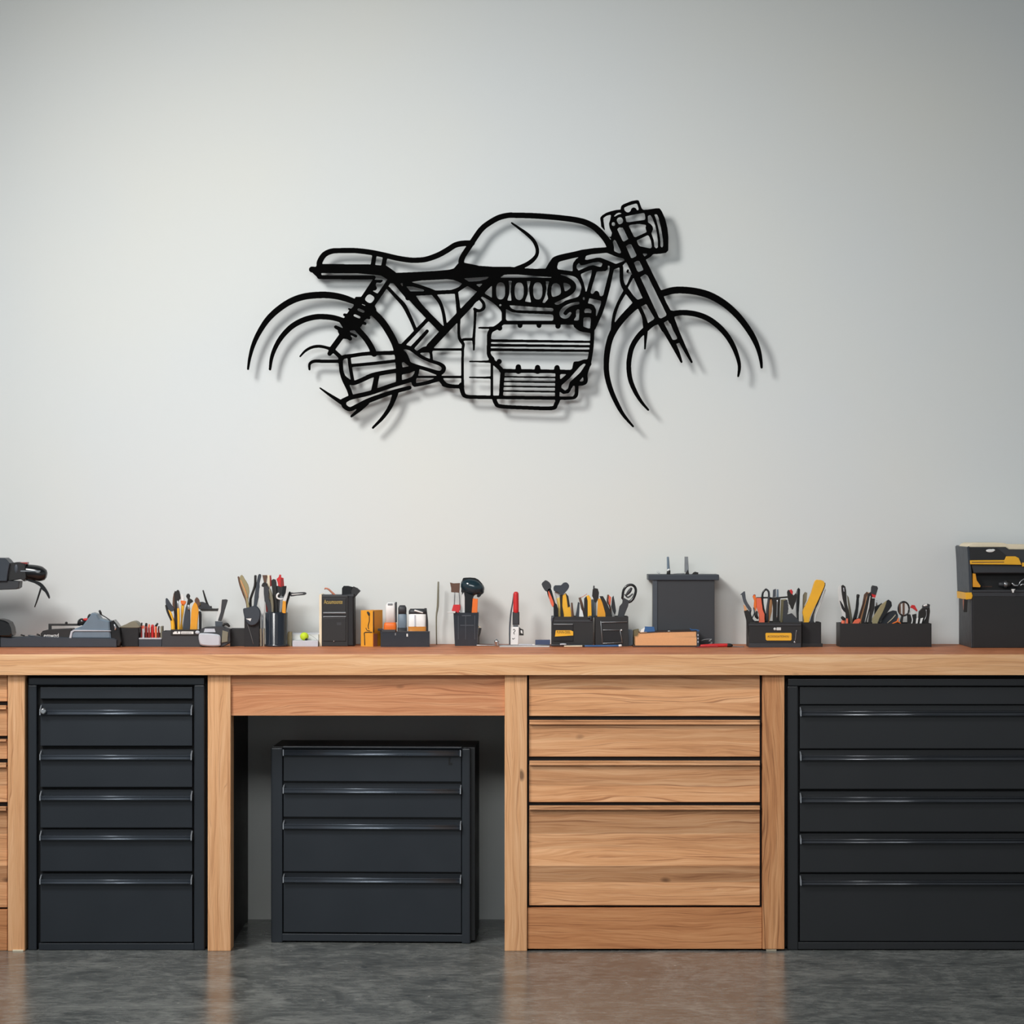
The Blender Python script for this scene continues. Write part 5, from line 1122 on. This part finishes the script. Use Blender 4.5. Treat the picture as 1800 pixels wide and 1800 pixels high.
# ring-headed wrench
YR = YY-.006
t = thing('ratchet_wrench', 'black wrench with a large open ring head leaning right', 'wrench', (X(1090, YR), YR, ZB+.02), G13)
bm = NB(); t_(bm, YR, [(1094, 1052, 2.2), (1096, 1038, 2.3), (1102, 1030, 2.3), (1110, 1028, 2.3), (1116, 1032, 2.3), (1117.5, 1040, 2.3), (1113, 1052, 2.6), (1106, 1058, 2.6), (1098, 1056, 2.2), (1094, 1051, 2)]); part('ring_head', bm, 'gloss_black', t)
bm = NB(); t_(bm, YR, [(1100, 1047, 1.4), (1106, 1040, 3.2), (1110, 1034, 2)]); t_(bm, YR, [(1098, 1045, 1), (1104, 1050, 1.5), (1112, 1044, 1.2)]); part('ratchet', bm, 'charcoal', t)
bm = NB(); f_(bm, YR, [(1095, 1050), (1106, 1056), (1104, 1066), (1099, 1078), (1096, 1086), (1092, 1120), (1082, 1120), (1086, 1084), (1089, 1066), (1094, 1060)], .011, 0, .001); part('handle', bm, 'charcoal', t)
tool('pen', 'blue and silver pen lying in front of the two black organisers', 'pen', None, .452, [
    ('barrel', 'blue', [('t', [(1027, 1135.6, 1.5), (1060, 1135.4, 1.7), (1088, 1135.2, 1.7)])]), ('sleeve', 'cream', [('t', [(992, 1136, 1.1), (1024, 1135.8, 1.5)])]), ('ring', 'ink', [('t', [(1024, 1135.7, 2), (1027, 1135.7, 2)])]), ('cap', 'white_plastic', [('t', [(1088, 1135, 2), (1092, 1134.6, 2)])])])
tool('drill_bit', 'dark drill bit with pale flecks lying in front of the yellow-labelled organiser', 'drill bit', None, .470, [
    ('bit', 'charcoal', [('t', [(969, 1134, 1.6), (990, 1134, 2), (1012, 1134, 1.7), (1040, 1134.3, 1.3)])]), ('collar', 'pale_grey', [('t', [(985, 1132.6, 1.4), (990, 1132.4, 1.5), (995, 1132.6, 1.2)], 1, -.003)])])

# --- 14: books, tall black box, red knife
Y = 0.45
t = thing_at('book', 'thick book with tan page edges and dark spine, lying before the charcoal box', 'book', 1172, Y+.04)
bm = NB(); bx(bm, 1117, 1225, 1120, 1134.8, Y, .09, .001); b_ = part('pages', bm, 'pages', t)
bm = NB(); f_(bm, Y+.046, [(1122, 1120.3), (1126, 1112), (1160, 1111), (1224, 1110), (1224, 1120.3)], .086, 0, .0008); part('upper_pages', bm, 'pages', t)
bm = NB(); f_(bm, Y+.046, [(1124, 1112.4), (1160, 1110.5), (1225, 1108.7), (1225, 1110.2), (1160, 1111.6), (1125, 1113.6)], .088, 0, 0); f_(bm, Y+.046, [(1118, 1120.6), (1225, 1119.6), (1225, 1120.4), (1118, 1121.6)], .0895, 0, 0); bx(bm, 1113, 1226, 1135, 0, Y-.001, .092, .0005, True); part('cover', bm, 'dark_brown', t)
bm = NB(); bx(bm, 1224.5, 1229, 1110, 0, Y-.001, .092, .001, True); s_ = part('spine', bm, 'dark_blue_grey', t)
bm = NB()
for a in (1115, 1121, 1127): bx(bm, 1226, 1228, a, a+2.5, Y-.002, .002, 0)
part('spine_print', bm, 'pale_grey', s_, t)
bm = NB(); f_(bm, .56, [(1102, 1106), (1112, 1108), (1113, 1136.5), (1103, 1136.5)], .05, 0, .001); solo('booklet', bm, 'blue_grey', 'upright blue-grey booklet between the wire-fronted organiser and the book', 'booklet')
bm = NB(); f_(bm, .56, [(1114, 1108), (1123, 1106), (1124, 1136.5), (1114, 1136.5)], .05, 0, .001); solo('booklet', bm, 'khaki', 'upright yellowish booklet standing just behind the left end of the book', 'booklet')
tool('eraser', 'blue block with a white wedge end lying on the left of the book', 'eraser', None, Y+.05, [
    ('block', 'blue', [('f', [(1134, 1101.5), (1150, 1102), (1152, 1111.5), (1131, 1111.5)], .02, 0)]), ('wedge', 'white_plastic', [('f', [(1127, 1107), (1134, 1103), (1132, 1111.8), (1125.5, 1112)], .02, 0)])])
tool('glasses', 'small blue wire clip lying on the right end of the book', 'clip', None, Y+.02, [('clip', 'blue', [('t', [(1213, 1105, .9), (1216, 1107, .9), (1222, 1107, .9), (1229, 1108.4, .9), (1226, 1109.3, .9), (1215, 1108.8, .9)])])])
tool('rubber', 'tiny white chip on top of the book, near its middle', 'chip', None, Y+.02, [('chip', 'white_plastic', [('f', [(1173, 1110.6), (1175, 1108.6), (1178, 1109), (1178, 1110.8)], .004, 0)])])
Y = 0.55
t = thing_at('storage_box', 'tall plain charcoal box with an overhanging lid, behind the book', 'box', 1202, Y+.04)
bm = NB(); bx(bm, 1149, 1256, 1017, 0, Y, .09, .0015, True); part('box_body', bm, 'charcoal', t)
bm = NB(); bx(bm, 1147.5, 1155.5, 1019, 0, Y-.003, .004, .001, True); part('edge_strip', bm, 'slate_plastic', t)
bm = NB(); bx(bm, 1139.5, 1264, 1010, 1020, Y-.008, .10, .002); part('lid', bm, 'dark_blue_grey', t)
YY = Y+.03
LZ = lambda py: py
tool('metal_peg', 'slim round steel peg standing on the charcoal box lid, left of the other peg', 'peg', None, YY, [
    ('shaft', 'blue_grey', [('t', [(1175, 1003, 2.6), (1174.5, 990, 2.2), (1174, 979.5, 2.0)])]), ('foot', 'ink', [('t', [(1175, 1009.5, 3.4), (1175.5, 1003, 2.9)])]), ('ferrule', 'white_plastic', [('t', [(1173.5, 1003, 1.6), (1176, 1001, 2)], 1, -.003)])])
tool('metal_peg', 'flat grey steel peg standing on the charcoal box lid, right of the other peg', 'peg', None, YY, [
    ('shaft', 'steel', [('f', [(1203.5, 1006), (1203.5, 978.5), (1209.5, 978.5), (1211, 1006)], .007, 0)]), ('foot', 'ink', [('f', [(1204, 1010), (1209, 1001), (1212, 1010)], .010, 0)])])
tool('cap', 'small white cap lying at the left end of the charcoal box lid', 'cap', None, YY-.01, [('cap', 'light_grey', [('t', [(1155.5, 1004.5, 1.6), (1159, 1008, 1.8)])])])
tool('black_clip', 'small flat black clip lying right of the two pegs on the box lid', 'clip', None, YY-.01, [('clip', 'ink', [('f', [(1216, 1010), (1219, 1006.5), (1222, 1005), (1228, 1006.5), (1227, 1010)], .012, 0)])])
tool('thin_wire', 'thin grey wire lying on the charcoal box lid between the two pegs', 'wire', None, YY-.01, [('wire', 'steel', [('t', [(1184, 1008.8, .8), (1194, 1008.4, .8), (1203, 1008.6, .8)])])])
Y = 0.445
tool('screwdriver', 'screwdriver with a red handle lying on the bench right of the book', 'screwdriver', None, Y, [
    ('handle', 'red', [('t', [(1232, 1135.2, 2.2), (1256, 1134.5, 3.0), (1279, 1134, 3.0)])]), ('ferrule', 'ink', [('t', [(1279, 1134.2, 3.4), (1284, 1134.5, 3.2), (1287, 1135, 2)])]),
    ('blade', 'steel', [('t', [(1286, 1136, 1.2), (1298, 1137.0, 1), (1308, 1137.2, .9)])])])
tool('knife', 'flat dark red knife lying partly under the red-handled screwdriver, beside the book', 'knife', None, .425, [('knife', 'dark_red', [('f', [(1222, 1138.2), (1232, 1136.3), (1262, 1136.0), (1262, 1138.6), (1224, 1138.6)], .01, 0)])])
tool('wire_clip', 'bent grey wire clip leaning against the foot of the charcoal box', 'clip', None, .52, [('clip', 'steel', [('t', [(1232, 1126, .8), (1240, 1124, .8), (1251, 1123.5, .8), (1246, 1127, .8), (1252, 1130, .9), (1240, 1134.6, .9)])])])

# --- 15: black box with yellow label
Y = 0.43
t = thing_at('tool_box', 'open black box with a rounded yellow label and pliers standing in it', 'tool box', 1377, Y+.06)
bm = NB(); open_box(bm, 1317, 1409, 1094, Y, .11); part('bin', bm, 'black_plastic', t)
bm = NB(); bx(bm, 1316, 1408, 1097, 1100, Y-.003, .004, .001); bx(bm, 1316, 1408, 1131, 0, Y-.003, .004, .001, True); part('rim', bm, 'charcoal', t)
bm = NB(); prism(bm, [(X(a, Y), Z(b, Y)) for a, b in ((1345.5, 1114), (1347, 1112.5), (1390, 1112.5), (1391.5, 1114), (1391.5, 1124), (1390, 1126), (1348, 1126), (1346, 1124))], Y-.003, Y, .0006); l_ = part('yellow_label', bm, 'yellow', t)
bm = NB(); label_text(bm, 'ACOOSOATIONOU', 1349, 1387, 1117, 1120.5, Y-.0037); part('lettering', bm, 'brown', l_, t)
bm = NB(); ball(bm, X(1362, Y), Y-.001, Z(1105.5, Y), R(2.4, Y), 1, .5, 1); bx(bm, 1365, 1373, 1103, 1108, Y-.002, .003, .001); part('latch', bm, 'light_grey', t)
bm = NB(); tube(bm, [(X(a, Y), Y-.0015, Z(b, Y), R(.7, Y)) for a, b in ((1400, 1108), (1399, 1114), (1398.5, 1121), (1397, 1127))]); ball(bm, X(1397, Y), Y-.001, Z(1129, Y), R(2, Y), 1, .4, 1); part('side_latch', bm, 'steel', t)
t2 = thing_at('parts_bin', 'plain black bin joined close to the right of the yellow-labelled box', 'bin', 1427, Y+.07)
bm = NB(); open_box(bm, 1410, 1443.5, 1094, Y+.03, .075); part('bin', bm, 'soft_black', t2)
bm = NB(); bx(bm, 1409.5, 1446, 1131, 0, Y+.027, .003, .0008, True); part('foot_rim', bm, 'black_plastic', t2)
YY = Y+.05
G15 = 'tools in the box with the rounded yellow label'
tool('pruning_knife', 'grey curved pruning knife with a hooked tip at the left end of the yellow-labelled box', 'knife', G15, YY-.02, [
    ('blade', 'slate_plastic', [('f', [(1301, 1046), (1305, 1042), (1309.5, 1039.5), (1311, 1052), (1315, 1061), (1321, 1070), (1318, 1074), (1313, 1068), (1307, 1058), (1304, 1046)], .006)]),
    ('grip', 'tan', [('f', [(1307, 1063), (1311, 1066), (1314, 1074), (1309, 1075)], .010, 0)]), ('handle', 'ink', [('f', [(1308, 1074), (1315, 1072), (1320, 1082), (1325, 1094), (1324, 1128), (1317, 1128), (1312, 1090)], .012, 0)])])
tool('pliers', 'open-jawed grey pliers leaning next to the pruning knife', 'pliers', G15, YY+.012, [
    ('jaws', 'slate_plastic', [('t', [(1319, 1072, 2.2), (1318, 1080, 2.2), (1322, 1090, 2.2), (1326, 1096, 2), (1326, 1126, 2)]), ('t', [(1325, 1068, 1), (1326, 1078, 1), (1322, 1086, 1.2)])])])
tool('handsaw', 'orange-handled saw with a red round pivot in the yellow-labelled box', 'saw', G15, YY-.006, [
    ('handle', 'orange', [('f', [(1323, 1048), (1327, 1045.5), (1329, 1051), (1330, 1062), (1329, 1076), (1325, 1066), (1326, 1056)], .009, 0)]),
    ('panel', 'coral', [('f', [(1329, 1051), (1338, 1051), (1341, 1072), (1344, 1080), (1345, 1128), (1335, 1128), (1334, 1080), (1330, 1068)], .007, 0)]), ('pivot', 'dark_red', [('t', [(1326, 1046, 2.2), (1326.3, 1048.5, 2.2)])]),
    ('clip', 'ink', [('t', [(1330, 1075, 2), (1329, 1082, 3), (1332, 1087, 2)], 1, -.006)])])
tool('tongs', 'tall black tongs forming a narrow loop in the yellow-labelled box', 'tongs', G15, YY+.002, [
    ('arm', 'gloss_black', [('t', [(1346, 1036, 1.6), (1341, 1042, 1.8), (1340, 1056, 2), (1342, 1072, 2.3), (1347, 1092, 2.4), (1348, 1128, 2)])]), ('arm', 'charcoal', [('t', [(1346, 1035.5, 1.6), (1351, 1040, 1.8), (1351.5, 1052, 2), (1349, 1072, 2.4), (1348.5, 1092, 2.2)])])])
tool('pencil', 'wooden tan stick between the tongs and the black caliper', 'stick', G15, YY+.018, [('stick', 'tan', [('f', [(1352, 1052), (1358, 1052), (1357, 1075), (1352, 1094), (1352, 1128), (1347.5, 1128), (1350, 1080)], .006, 0)])])
tool('caliper', 'black caliper with two short prongs and a chrome pin at its middle', 'caliper', G15, YY+.004, [
    ('prong', 'slate_plastic', [('f', [(1358.5, 1050), (1359, 1037), (1364, 1035), (1364, 1049)], .007, 0)]), ('prong', 'blue_grey', [('f', [(1365, 1050), (1365.5, 1036), (1368.5, 1036), (1369, 1050)], .007, 0)]),
    ('caliper_body', 'ink', [('f', [(1357, 1051), (1372, 1050), (1371, 1070), (1370, 1128), (1358, 1128), (1359, 1070)], .010, 0)]), ('cross_bar', 'ink', [('t', [(1330, 1051, 1.4), (1352, 1050.5, 1.4), (1358, 1051.5, 1.4), (1384, 1049.5, 1.4)], 1, .006)]),
    ('pin', 'chrome', [('t', [(1366.5, 1055, 1.5), (1366, 1068, .8), (1365.5, 1089, .8)], 1, -.007)])])
tool('scraper', 'khaki flat blade standing right of the caliper', 'scraper', G15, YY+.014, [('blade', 'khaki', [('f', [(1373, 1054), (1382, 1053), (1378, 1072), (1376, 1086), (1374, 1128), (1370, 1128), (1371.5, 1086)], .005, 0)])])
tool('pliers', 'black pliers with a red inlay at the top, crossing pale arms', 'pliers', G15, YY-.008, [
    ('handle', 'ink', [('f', [(1384, 1041), (1387, 1037), (1391, 1040), (1395, 1047), (1399, 1043), (1401, 1050), (1396, 1065), (1393, 1072), (1387, 1060)], .012)]),
    ('inlay', 'red', [('f', [(1387.5, 1038), (1391.5, 1036), (1394, 1040), (1393, 1045.5), (1390, 1043)], .013, 0)]),
    ('arm', 'light_grey', [('t', [(1382.5, 1056, 1.2), (1386, 1063, 1.6), (1393, 1069, 1.6)]), ('t', [(1382, 1072, 1), (1388, 1080, 1), (1390, 1092, .9)])]), ('jaw', 'charcoal', [('f', [(1378, 1056), (1384, 1054), (1386, 1070), (1384, 1080), (1392, 1078), (1402, 1088), (1408, 1096), (1407, 1128), (1382, 1128), (1376, 1090)], .010, 0)])])
tool('file', 'slim black file with a thin steel edge rising beside the red-inlaid pliers', 'file', G15, YY+.016, [
    ('blade', 'gloss_black', [('f', [(1401.5, 1036), (1404, 1033), (1406.5, 1036), (1405.5, 1060), (1404, 1078), (1404.5, 1120), (1400.5, 1120), (1401, 1070)], .007, 0)]), ('edge', 'steel', [('f', [(1399, 1042), (1401, 1037), (1401, 1070), (1400, 1090), (1399, 1070)], .004, 0)])])
YB = Y+.065
tool('flat_bar', 'big yellow-handled pry bar leaning right, tallest tool of the right-hand boxes', 'pry bar', G15, YB, [
    ('handle', 'yellow', [('f', [(1433, 1021), (1440, 1019.5), (1447, 1021), (1450, 1027), (1446, 1038), (1437, 1058), (1427, 1078), (1422, 1094), (1420, 1124), (1412, 1124), (1414, 1092), (1411, 1078), (1413, 1070), (1420, 1058), (1427, 1040)], .020)]),
    ('back', 'charcoal', [('f', [(1449, 1025), (1451, 1029), (1446, 1042), (1438, 1062), (1431, 1080), (1428, 1124), (1421, 1124), (1424, 1094), (1430, 1076), (1440, 1052)], .016, 2, .004)]), ('blade', 'light_grey', [('t', [(1451, 1036, .9), (1442, 1062, 1), (1434, 1082, 1.1), (1430, 1120, 1.2)])])])
tool('spatula', 'small dark olive rounded spatula left of the yellow pry bar', 'spatula', G15, YB+.016, [('blade', 'olive_grey', [('f', [(1411.5, 1046), (1415, 1040.5), (1419, 1042), (1418, 1056), (1414, 1064), (1413, 1120), (1410.8, 1120), (1411, 1060)], .005, 0)])])

# --- 16: long black tray
Y = 0.455
t = thing_at('tool_tray', 'long plain black trough with assorted dark and red tools, left of the big tool chest', 'tray', 1555, Y+.05)
bm = NB(); open_box(bm, 1476.5, 1637.5, 1096, Y, .10); part('trough', bm, 'black_plastic', t)
YY = Y+.05
G16 = 'tools in the long black trough'
tool('pliers', 'tall pliers with black inlaid white handles at the left end of the trough', 'pliers', G16, YY-.02, [
    ('handle', 'light_grey', [('f', [(1473, 1038), (1475, 1030), (1479, 1030), (1480, 1045), (1486, 1062), (1491, 1080), (1492, 1128), (1486, 1128), (1480, 1078), (1475, 1060)], .009)]),
    ('handle', 'ink', [('f', [(1479, 1030), (1486, 1031), (1488, 1046), (1489, 1062), (1494, 1085), (1496, 1128), (1490, 1128), (1486, 1075), (1481, 1052)], .011)]),
    ('inlay', 'soft_black', [('f', [(1476, 1056), (1480, 1060), (1487, 1074), (1486, 1077), (1480, 1070)], .011)]), ('inlay', 'pale_grey', [('f', [(1482, 1033), (1484, 1033), (1484.5, 1040), (1483, 1040)], .0125, 0)])])
tool('screwdriver', 'stub with an orange-red end and black cap low at the left of the trough', 'screwdriver', G16, YY-.036, [
    ('cap', 'ink', [('t', [(1480, 1085, 2.6), (1484, 1089, 3.2)])]), ('handle', 'coral', [('t', [(1482, 1092, 3.4), (1484, 1120, 3)]), ('t', [(1489, 1088, 1.8), (1490, 1120, 2)])])])
tool('spatula', 'slim beige strip behind the white-handled pliers', 'strip', G16, YY+.02, [('strip', 'olive_grey', [('f', [(1489, 1046), (1492, 1050), (1496, 1072), (1499, 1092), (1499, 1125), (1494, 1125), (1492, 1075)], .004, 0)])])
tool('screwdriver', 'slim black screwdriver leaning slightly right, second from the left of the trough', 'screwdriver', G16, YY, [
    ('cap', 'ink', [('t', [(1508.3, 1046, 2.9), (1508, 1050, 2.8)])]), ('handle', 'gloss_black', [('f', [(1506, 1049), (1510, 1049), (1510, 1062), (1508, 1078), (1504, 1095), (1503, 1126), (1497, 1126), (1499, 1090), (1504, 1070)], .009, 0)])])
tool('tin_snips', 'snips with a coral end lying low in the trough', 'snips', G16, YY-.03, [('handle', 'coral', [('f', [(1499, 1096), (1503, 1090), (1510, 1087), (1514, 1090), (1510, 1096), (1506, 1122), (1498, 1122)], .010, 0)]), ('jaw', 'ink', [('t', [(1504, 1091, 1.2), (1512, 1084, 1)])])])
tool('hand_saw', 'long brown and black striped saw handle leaning right', 'saw', G16, YY+.024, [
    ('back', 'brown', [('f', [(1509, 1085), (1516, 1062), (1519, 1045), (1524, 1040), (1526, 1042), (1522, 1056), (1515, 1085), (1512, 1125), (1506, 1125)], .006, 0)]),
    ('blade', 'tan', [('f', [(1512, 1088), (1519, 1064), (1523, 1050), (1527, 1041), (1530, 1042), (1524, 1062), (1516, 1086), (1514, 1125), (1510, 1125)], .008, 0)])])
tool('hammer', 'long black hammer handle with a grey butt and red band, leaning right', 'hammer', G16, YY-.004, [
    ('butt', 'charcoal', [('f', [(1532, 1032), (1534, 1029), (1542, 1030.5), (1543.5, 1034), (1540, 1046), (1531, 1044)], .014, 0)]), ('band', 'red', [('f', [(1532, 1044), (1540, 1046), (1538.5, 1051), (1534, 1050)], .0145, 0)]),
    ('handle', 'ink', [('f', [(1526, 1044), (1532, 1040), (1533, 1050), (1530, 1070), (1524, 1090), (1521, 1126), (1512, 1126), (1515, 1090), (1521, 1066)], .012, 0), ('f', [(1533, 1052), (1538, 1052), (1537, 1070), (1533, 1084), (1529, 1126), (1523, 1126), (1528, 1084)], .012, 0)]),
    ('stripe', 'light_grey', [('f', [(1529, 1048), (1530.5, 1047), (1528, 1068), (1522, 1090), (1521, 1094), (1520, 1094), (1525, 1070)], .0135, 0)])])
tool('bracket', 'small dark bracket with a chrome end behind the khaki scraper', 'bracket', G16, YY+.03, [('bracket', 'charcoal', [('f', [(1538, 1066), (1544, 1064), (1550, 1060), (1551, 1062), (1545, 1068), (1542, 1090), (1541, 1122), (1535, 1122), (1537, 1085)], .010, 0)]), ('end', 'chrome', [('t', [(1541, 1064, 1.4), (1541, 1056, 1)])])])
tool('scraper', 'khaki scraper with a black rounded end leaning far right', 'scraper', G16, YY-.014, [
    ('blade', 'khaki', [('f', [(1533, 1088), (1541, 1075), (1548, 1064), (1558, 1056), (1560, 1060), (1552, 1076), (1545, 1089), (1542, 1122), (1536, 1122)], .006, 0)]),
    ('handle', 'gloss_black', [('f', [(1559, 1056), (1562, 1054), (1567, 1058), (1568, 1065), (1562, 1074), (1553, 1086), (1546, 1096), (1545, 1126), (1540, 1126), (1543, 1094), (1550, 1080), (1556, 1066)], .012, 0)])])
tool('trowel', 'dark rounded trowel blade in the middle of the trough', 'trowel', G16, YY+.008, [
    ('blade', 'dark_blue_grey', [('f', [(1547, 1098), (1554, 1082), (1562, 1076), (1570, 1073), (1576, 1074), (1579, 1082), (1577, 1098), (1574, 1124), (1550, 1124)], .010, 0)]),
    ('edge', 'cream', [('t', [(1560, 1095, .8), (1568, 1088, .9), (1574, 1081, .8)], 1, -.007)])])
tool('wire', 'orange looped wire lying low in the middle of the trough', 'wire', G16, YY-.03, [('wire', 'orange', [('t', [(1566, 1098, 1.2), (1574, 1094, 1.3), (1578, 1092, 1.2), (1580, 1086, .9), (1577, 1093, 1), (1583, 1096, 1.1), (1584, 1118, 1.1)])])])
t = thing('magnifier', 'round striped magnifier ring standing in the trough', 'magnifier', (X(1587, YY-.012), YY-.012, ZB+.01), G16)
Ym = YY-.012
bm = NB()
tube(bm, [(X(1588.5+9.3*math.cos(a), Ym), Ym, Z(1070+12*math.sin(a), Ym), R(1.7, Ym)) for a in [k*math.pi/8 for k in range(17)]], 1, 10, 2); part('ring', bm, 'gloss_black', t)
bm = NB(); el_ = [(1588.5+8.2*math.cos(k*math.pi/8), 1070+11*math.sin(k*math.pi/8)) for k in range(16)]; f_(bm, Ym, el_, .003, 0, 0); l_ = part('lens', bm, 'light_grey', t)
bm = NB(); f_(bm, Ym-.002, [(1580, 1062), (1583, 1060), (1583.5, 1081), (1580.5, 1077)], .002, 0, 0); f_(bm, Ym-.002, [(1586.5, 1060), (1590, 1059.5), (1590, 1082), (1586.5, 1081.5)], .002, 0, 0); part('reflection_stripe', bm, 'brown', l_, t)
bm = NB(); t_(bm, Ym, [(1586, 1083, 2.2), (1584, 1095, 2.5), (1583, 1124, 2.3)]); part('handle', bm, 'ink', t)
tool('cap', 'small red hooked cap on a pale stem, right of the magnifier', 'cap', G16, YY-.006, [
    ('cap', 'red', [('f', [(1600, 1068), (1603, 1063.5), (1608, 1064), (1613, 1073), (1612, 1075), (1605, 1070)], .010, 0)]), ('stem', 'light_grey', [('f', [(1593, 1078), (1597, 1073), (1608, 1074), (1611, 1079), (1602, 1081)], .010, 0)]),
    ('shank', 'ink', [('f', [(1595, 1080), (1611, 1079), (1612, 1124), (1596, 1124)], .009, 0)]), ('pin', 'white_plastic', [('t', [(1602, 1081, 1), (1604, 1090, 1), (1602, 1098, 1)], 1, -.006)])])
tool('socket_wrench', 'black socket with a pale oval top at the right end of the trough', 'socket', G16, YY-.012, [
    ('socket_body', 'ink', [('f', [(1616, 1075), (1623, 1068), (1634, 1064), (1635, 1075), (1632, 1098), (1630, 1126), (1614, 1126), (1615, 1090)], .018, 0)]),
    ('collar', 'charcoal', [('f', [(1622, 1066), (1624, 1063), (1632, 1061.5), (1635, 1063), (1634, 1069), (1623, 1070)], .02, 0)]), ('cap', 'white_plastic', [('t', [(1624, 1064.5, 1.6), (1629, 1063.5, 2)], 1, -.010)]),
    ('clip', 'white_plastic', [('f', [(1611, 1087), (1614.5, 1086), (1613, 1096), (1610, 1097)], .006, 0, -.014), ('f', [(1618.5, 1087), (1623, 1086), (1620, 1096), (1617, 1096)], .006, 0, -.014)]), ('rod', 'steel', [('t', [(1628, 1072, .8), (1628.5, 1082, .8), (1624, 1092, .8)], 1, -.011)])])

# --- 17: big tool chest at the right edge
Y = 0.40
t = thing_at('tool_chest', 'large black and yellow tool chest cut off by the right edge of the picture', 'tool chest', 1770, Y+.09)
bm = NB(); bx(bm, 1710, 1858, 1048, 0, Y, .235, .002, True); part('lower_box', bm, 'black_plastic', t)
bm = NB(); bx(bm, 1707, 1710, 1048, 0, Y+.002, .232, .002, True); part('side_panel', bm, 'charcoal', t)
bm = NB(); f_(bm, Y+.118, [(1704, 1046), (1702, 990), (1700, 962), (1703, 960), (1705, 962), (1706, 985), (1708, 1005), (1710, 1046)], .228, 0, .001); part('upper_side', bm, 'dark_blue_grey', t)
bm = NB(); f_(bm, Y+.10, [(1697.5, 1042), (1701, 1042), (1702, 1053), (1698, 1054)], .17, 0, .001); f_(bm, Y+.012, [(1697, 1042), (1708, 1041.5), (1710, 1047), (1708, 1053), (1698, 1054)], .03, 0, .001); l_ = part('latch', bm, 'yellow', t); l_['label'] = 'yellow latch'
bm = NB(); f_(bm, Y+.002, [(1695, 1053), (1701, 1054), (1700, 1076), (1694, 1076)], .006, 0, .0005); part('latch_slot', bm, 'ink', l_, t)
bm = NB(); f_(bm, Y+.03, [(1693, 1054), (1696, 1055), (1696.5, 1068), (1694, 1072)], .008, 0, 0); part('latch_tongue', bm, 'copper', l_, t)
bm = NB(); bx(bm, 1708, 1858, 1008, 1048, Y+.03, .15, .001); part('recess', bm, 'recess_black', t)
bm = NB(); bx(bm, 1710, 1858, 1037, 1041, Y-.004, .034, .0015); bx(bm, 1710, 1858, 1041, 1048.5, Y-.001, .034, .001); part('tray_rim', bm, 'charcoal', t)
bm = NB(); f_(bm, Y+.085, [(1704, 962), (1768, 962), (1774, 966), (1858, 967), (1858, 1008), (1712, 1008), (1706, 985)], .168, 0, .003); ld = part('lid', bm, 'olive_black' if False else 'charcoal', t)
bm = NB(); f_(bm, Y-.002, [(1704, 963), (1752, 963), (1768, 976), (1767, 984.5), (1706, 985)], .004, 0, .0005); part('lid_panel', bm, 'black_plastic', ld, t)
bm = NB(); f_(bm, Y-.005, [(1705.5, 985), (1766, 984.5), (1769, 978), (1785, 978), (1791, 981), (1796, 993), (1768, 992.5), (1706, 992)], .008, 0, .0012); o = part('handle', bm, 'yellow', ld, t); o['label'] = 'yellow handle bar'
bm = NB(); bx(bm, 1797, 1840, 989, 996, Y-.008, .008, .001); part('handle', bm, 'yellow', ld, t)
bm = NB(); f_(bm, Y-.0055, [(1708, 987.7), (1765, 987.4), (1765, 988.6), (1708, 989)], .0085, 0, 0); part('handle_groove', bm, 'brown', ld, t)
bm = NB(); ball(bm, X(1740, Y), Y-.0035, Z(968, Y), R(7.5, Y), 1, .15, .38); ball(bm, X(1745, Y), Y-.0035, Z(967, Y), R(4, Y), 1, .2, .5); part('logo_badge', bm, 'white_plastic', ld, t)
bm = NB(); f_(bm, Y+.012, [(1710, 1008), (1715, 1008), (1717, 1020), (1724, 1030), (1723, 1032.5), (1710, 1032)], .012, 0, .0008); part('bracket', bm, 'deep_yellow', t)
bm = NB(); label_text(bm, 'PROEMAXE', 1727, 1744, 1030, 1032.2, Y+.0285); part('lettering', bm, 'brown', t)
bm = NB(); f_(bm, Y+.09, [(1701, 961), (1704, 957), (1710, 954.5), (1765, 954.5), (1773, 957), (1858, 958), (1858, 967), (1774, 966), (1768, 962), (1702, 962)], .165, 0, .002); part('top_cover', bm, 'cream', t)
Yc = Y+.014
tool('knob', 'black and chrome ribbed knob on the tray of the big tool chest', 'knob', None, Yc, [
    ('grip', 'charcoal', [('t', [(1757, 1027, 4), (1765, 1027, 5.4)])]), ('ring', 'steel', [('t', [(1766, 1027, 6.2), (1769, 1027, 6.2)])]), ('dial', 'ink', [('t', [(1770, 1027, 6), (1774, 1027, 5.6)])])])
tool('spring_clip', 'chrome fitting with a curved arm in the tray of the big tool chest', 'fitting', None, Yc-.003, [
    ('fitting', 'chrome', [('t', [(1779, 1025, 1.6), (1783, 1029, 1.9), (1789, 1029, 1.4)]), ('t', [(1794, 1029, 1.3), (1797, 1027, 1.4), (1803, 1028, 1.4)])]), ('arm', 'steel', [('t', [(1791, 1028, .9), (1794, 1022, .9), (1803, 1016, .9)])]),
    ('peg', 'white_plastic', [('f', [(1778, 1035.5), (1785, 1035.5), (1783, 1038), (1782, 1042), (1780, 1042)], .006, 0, -.024)])])
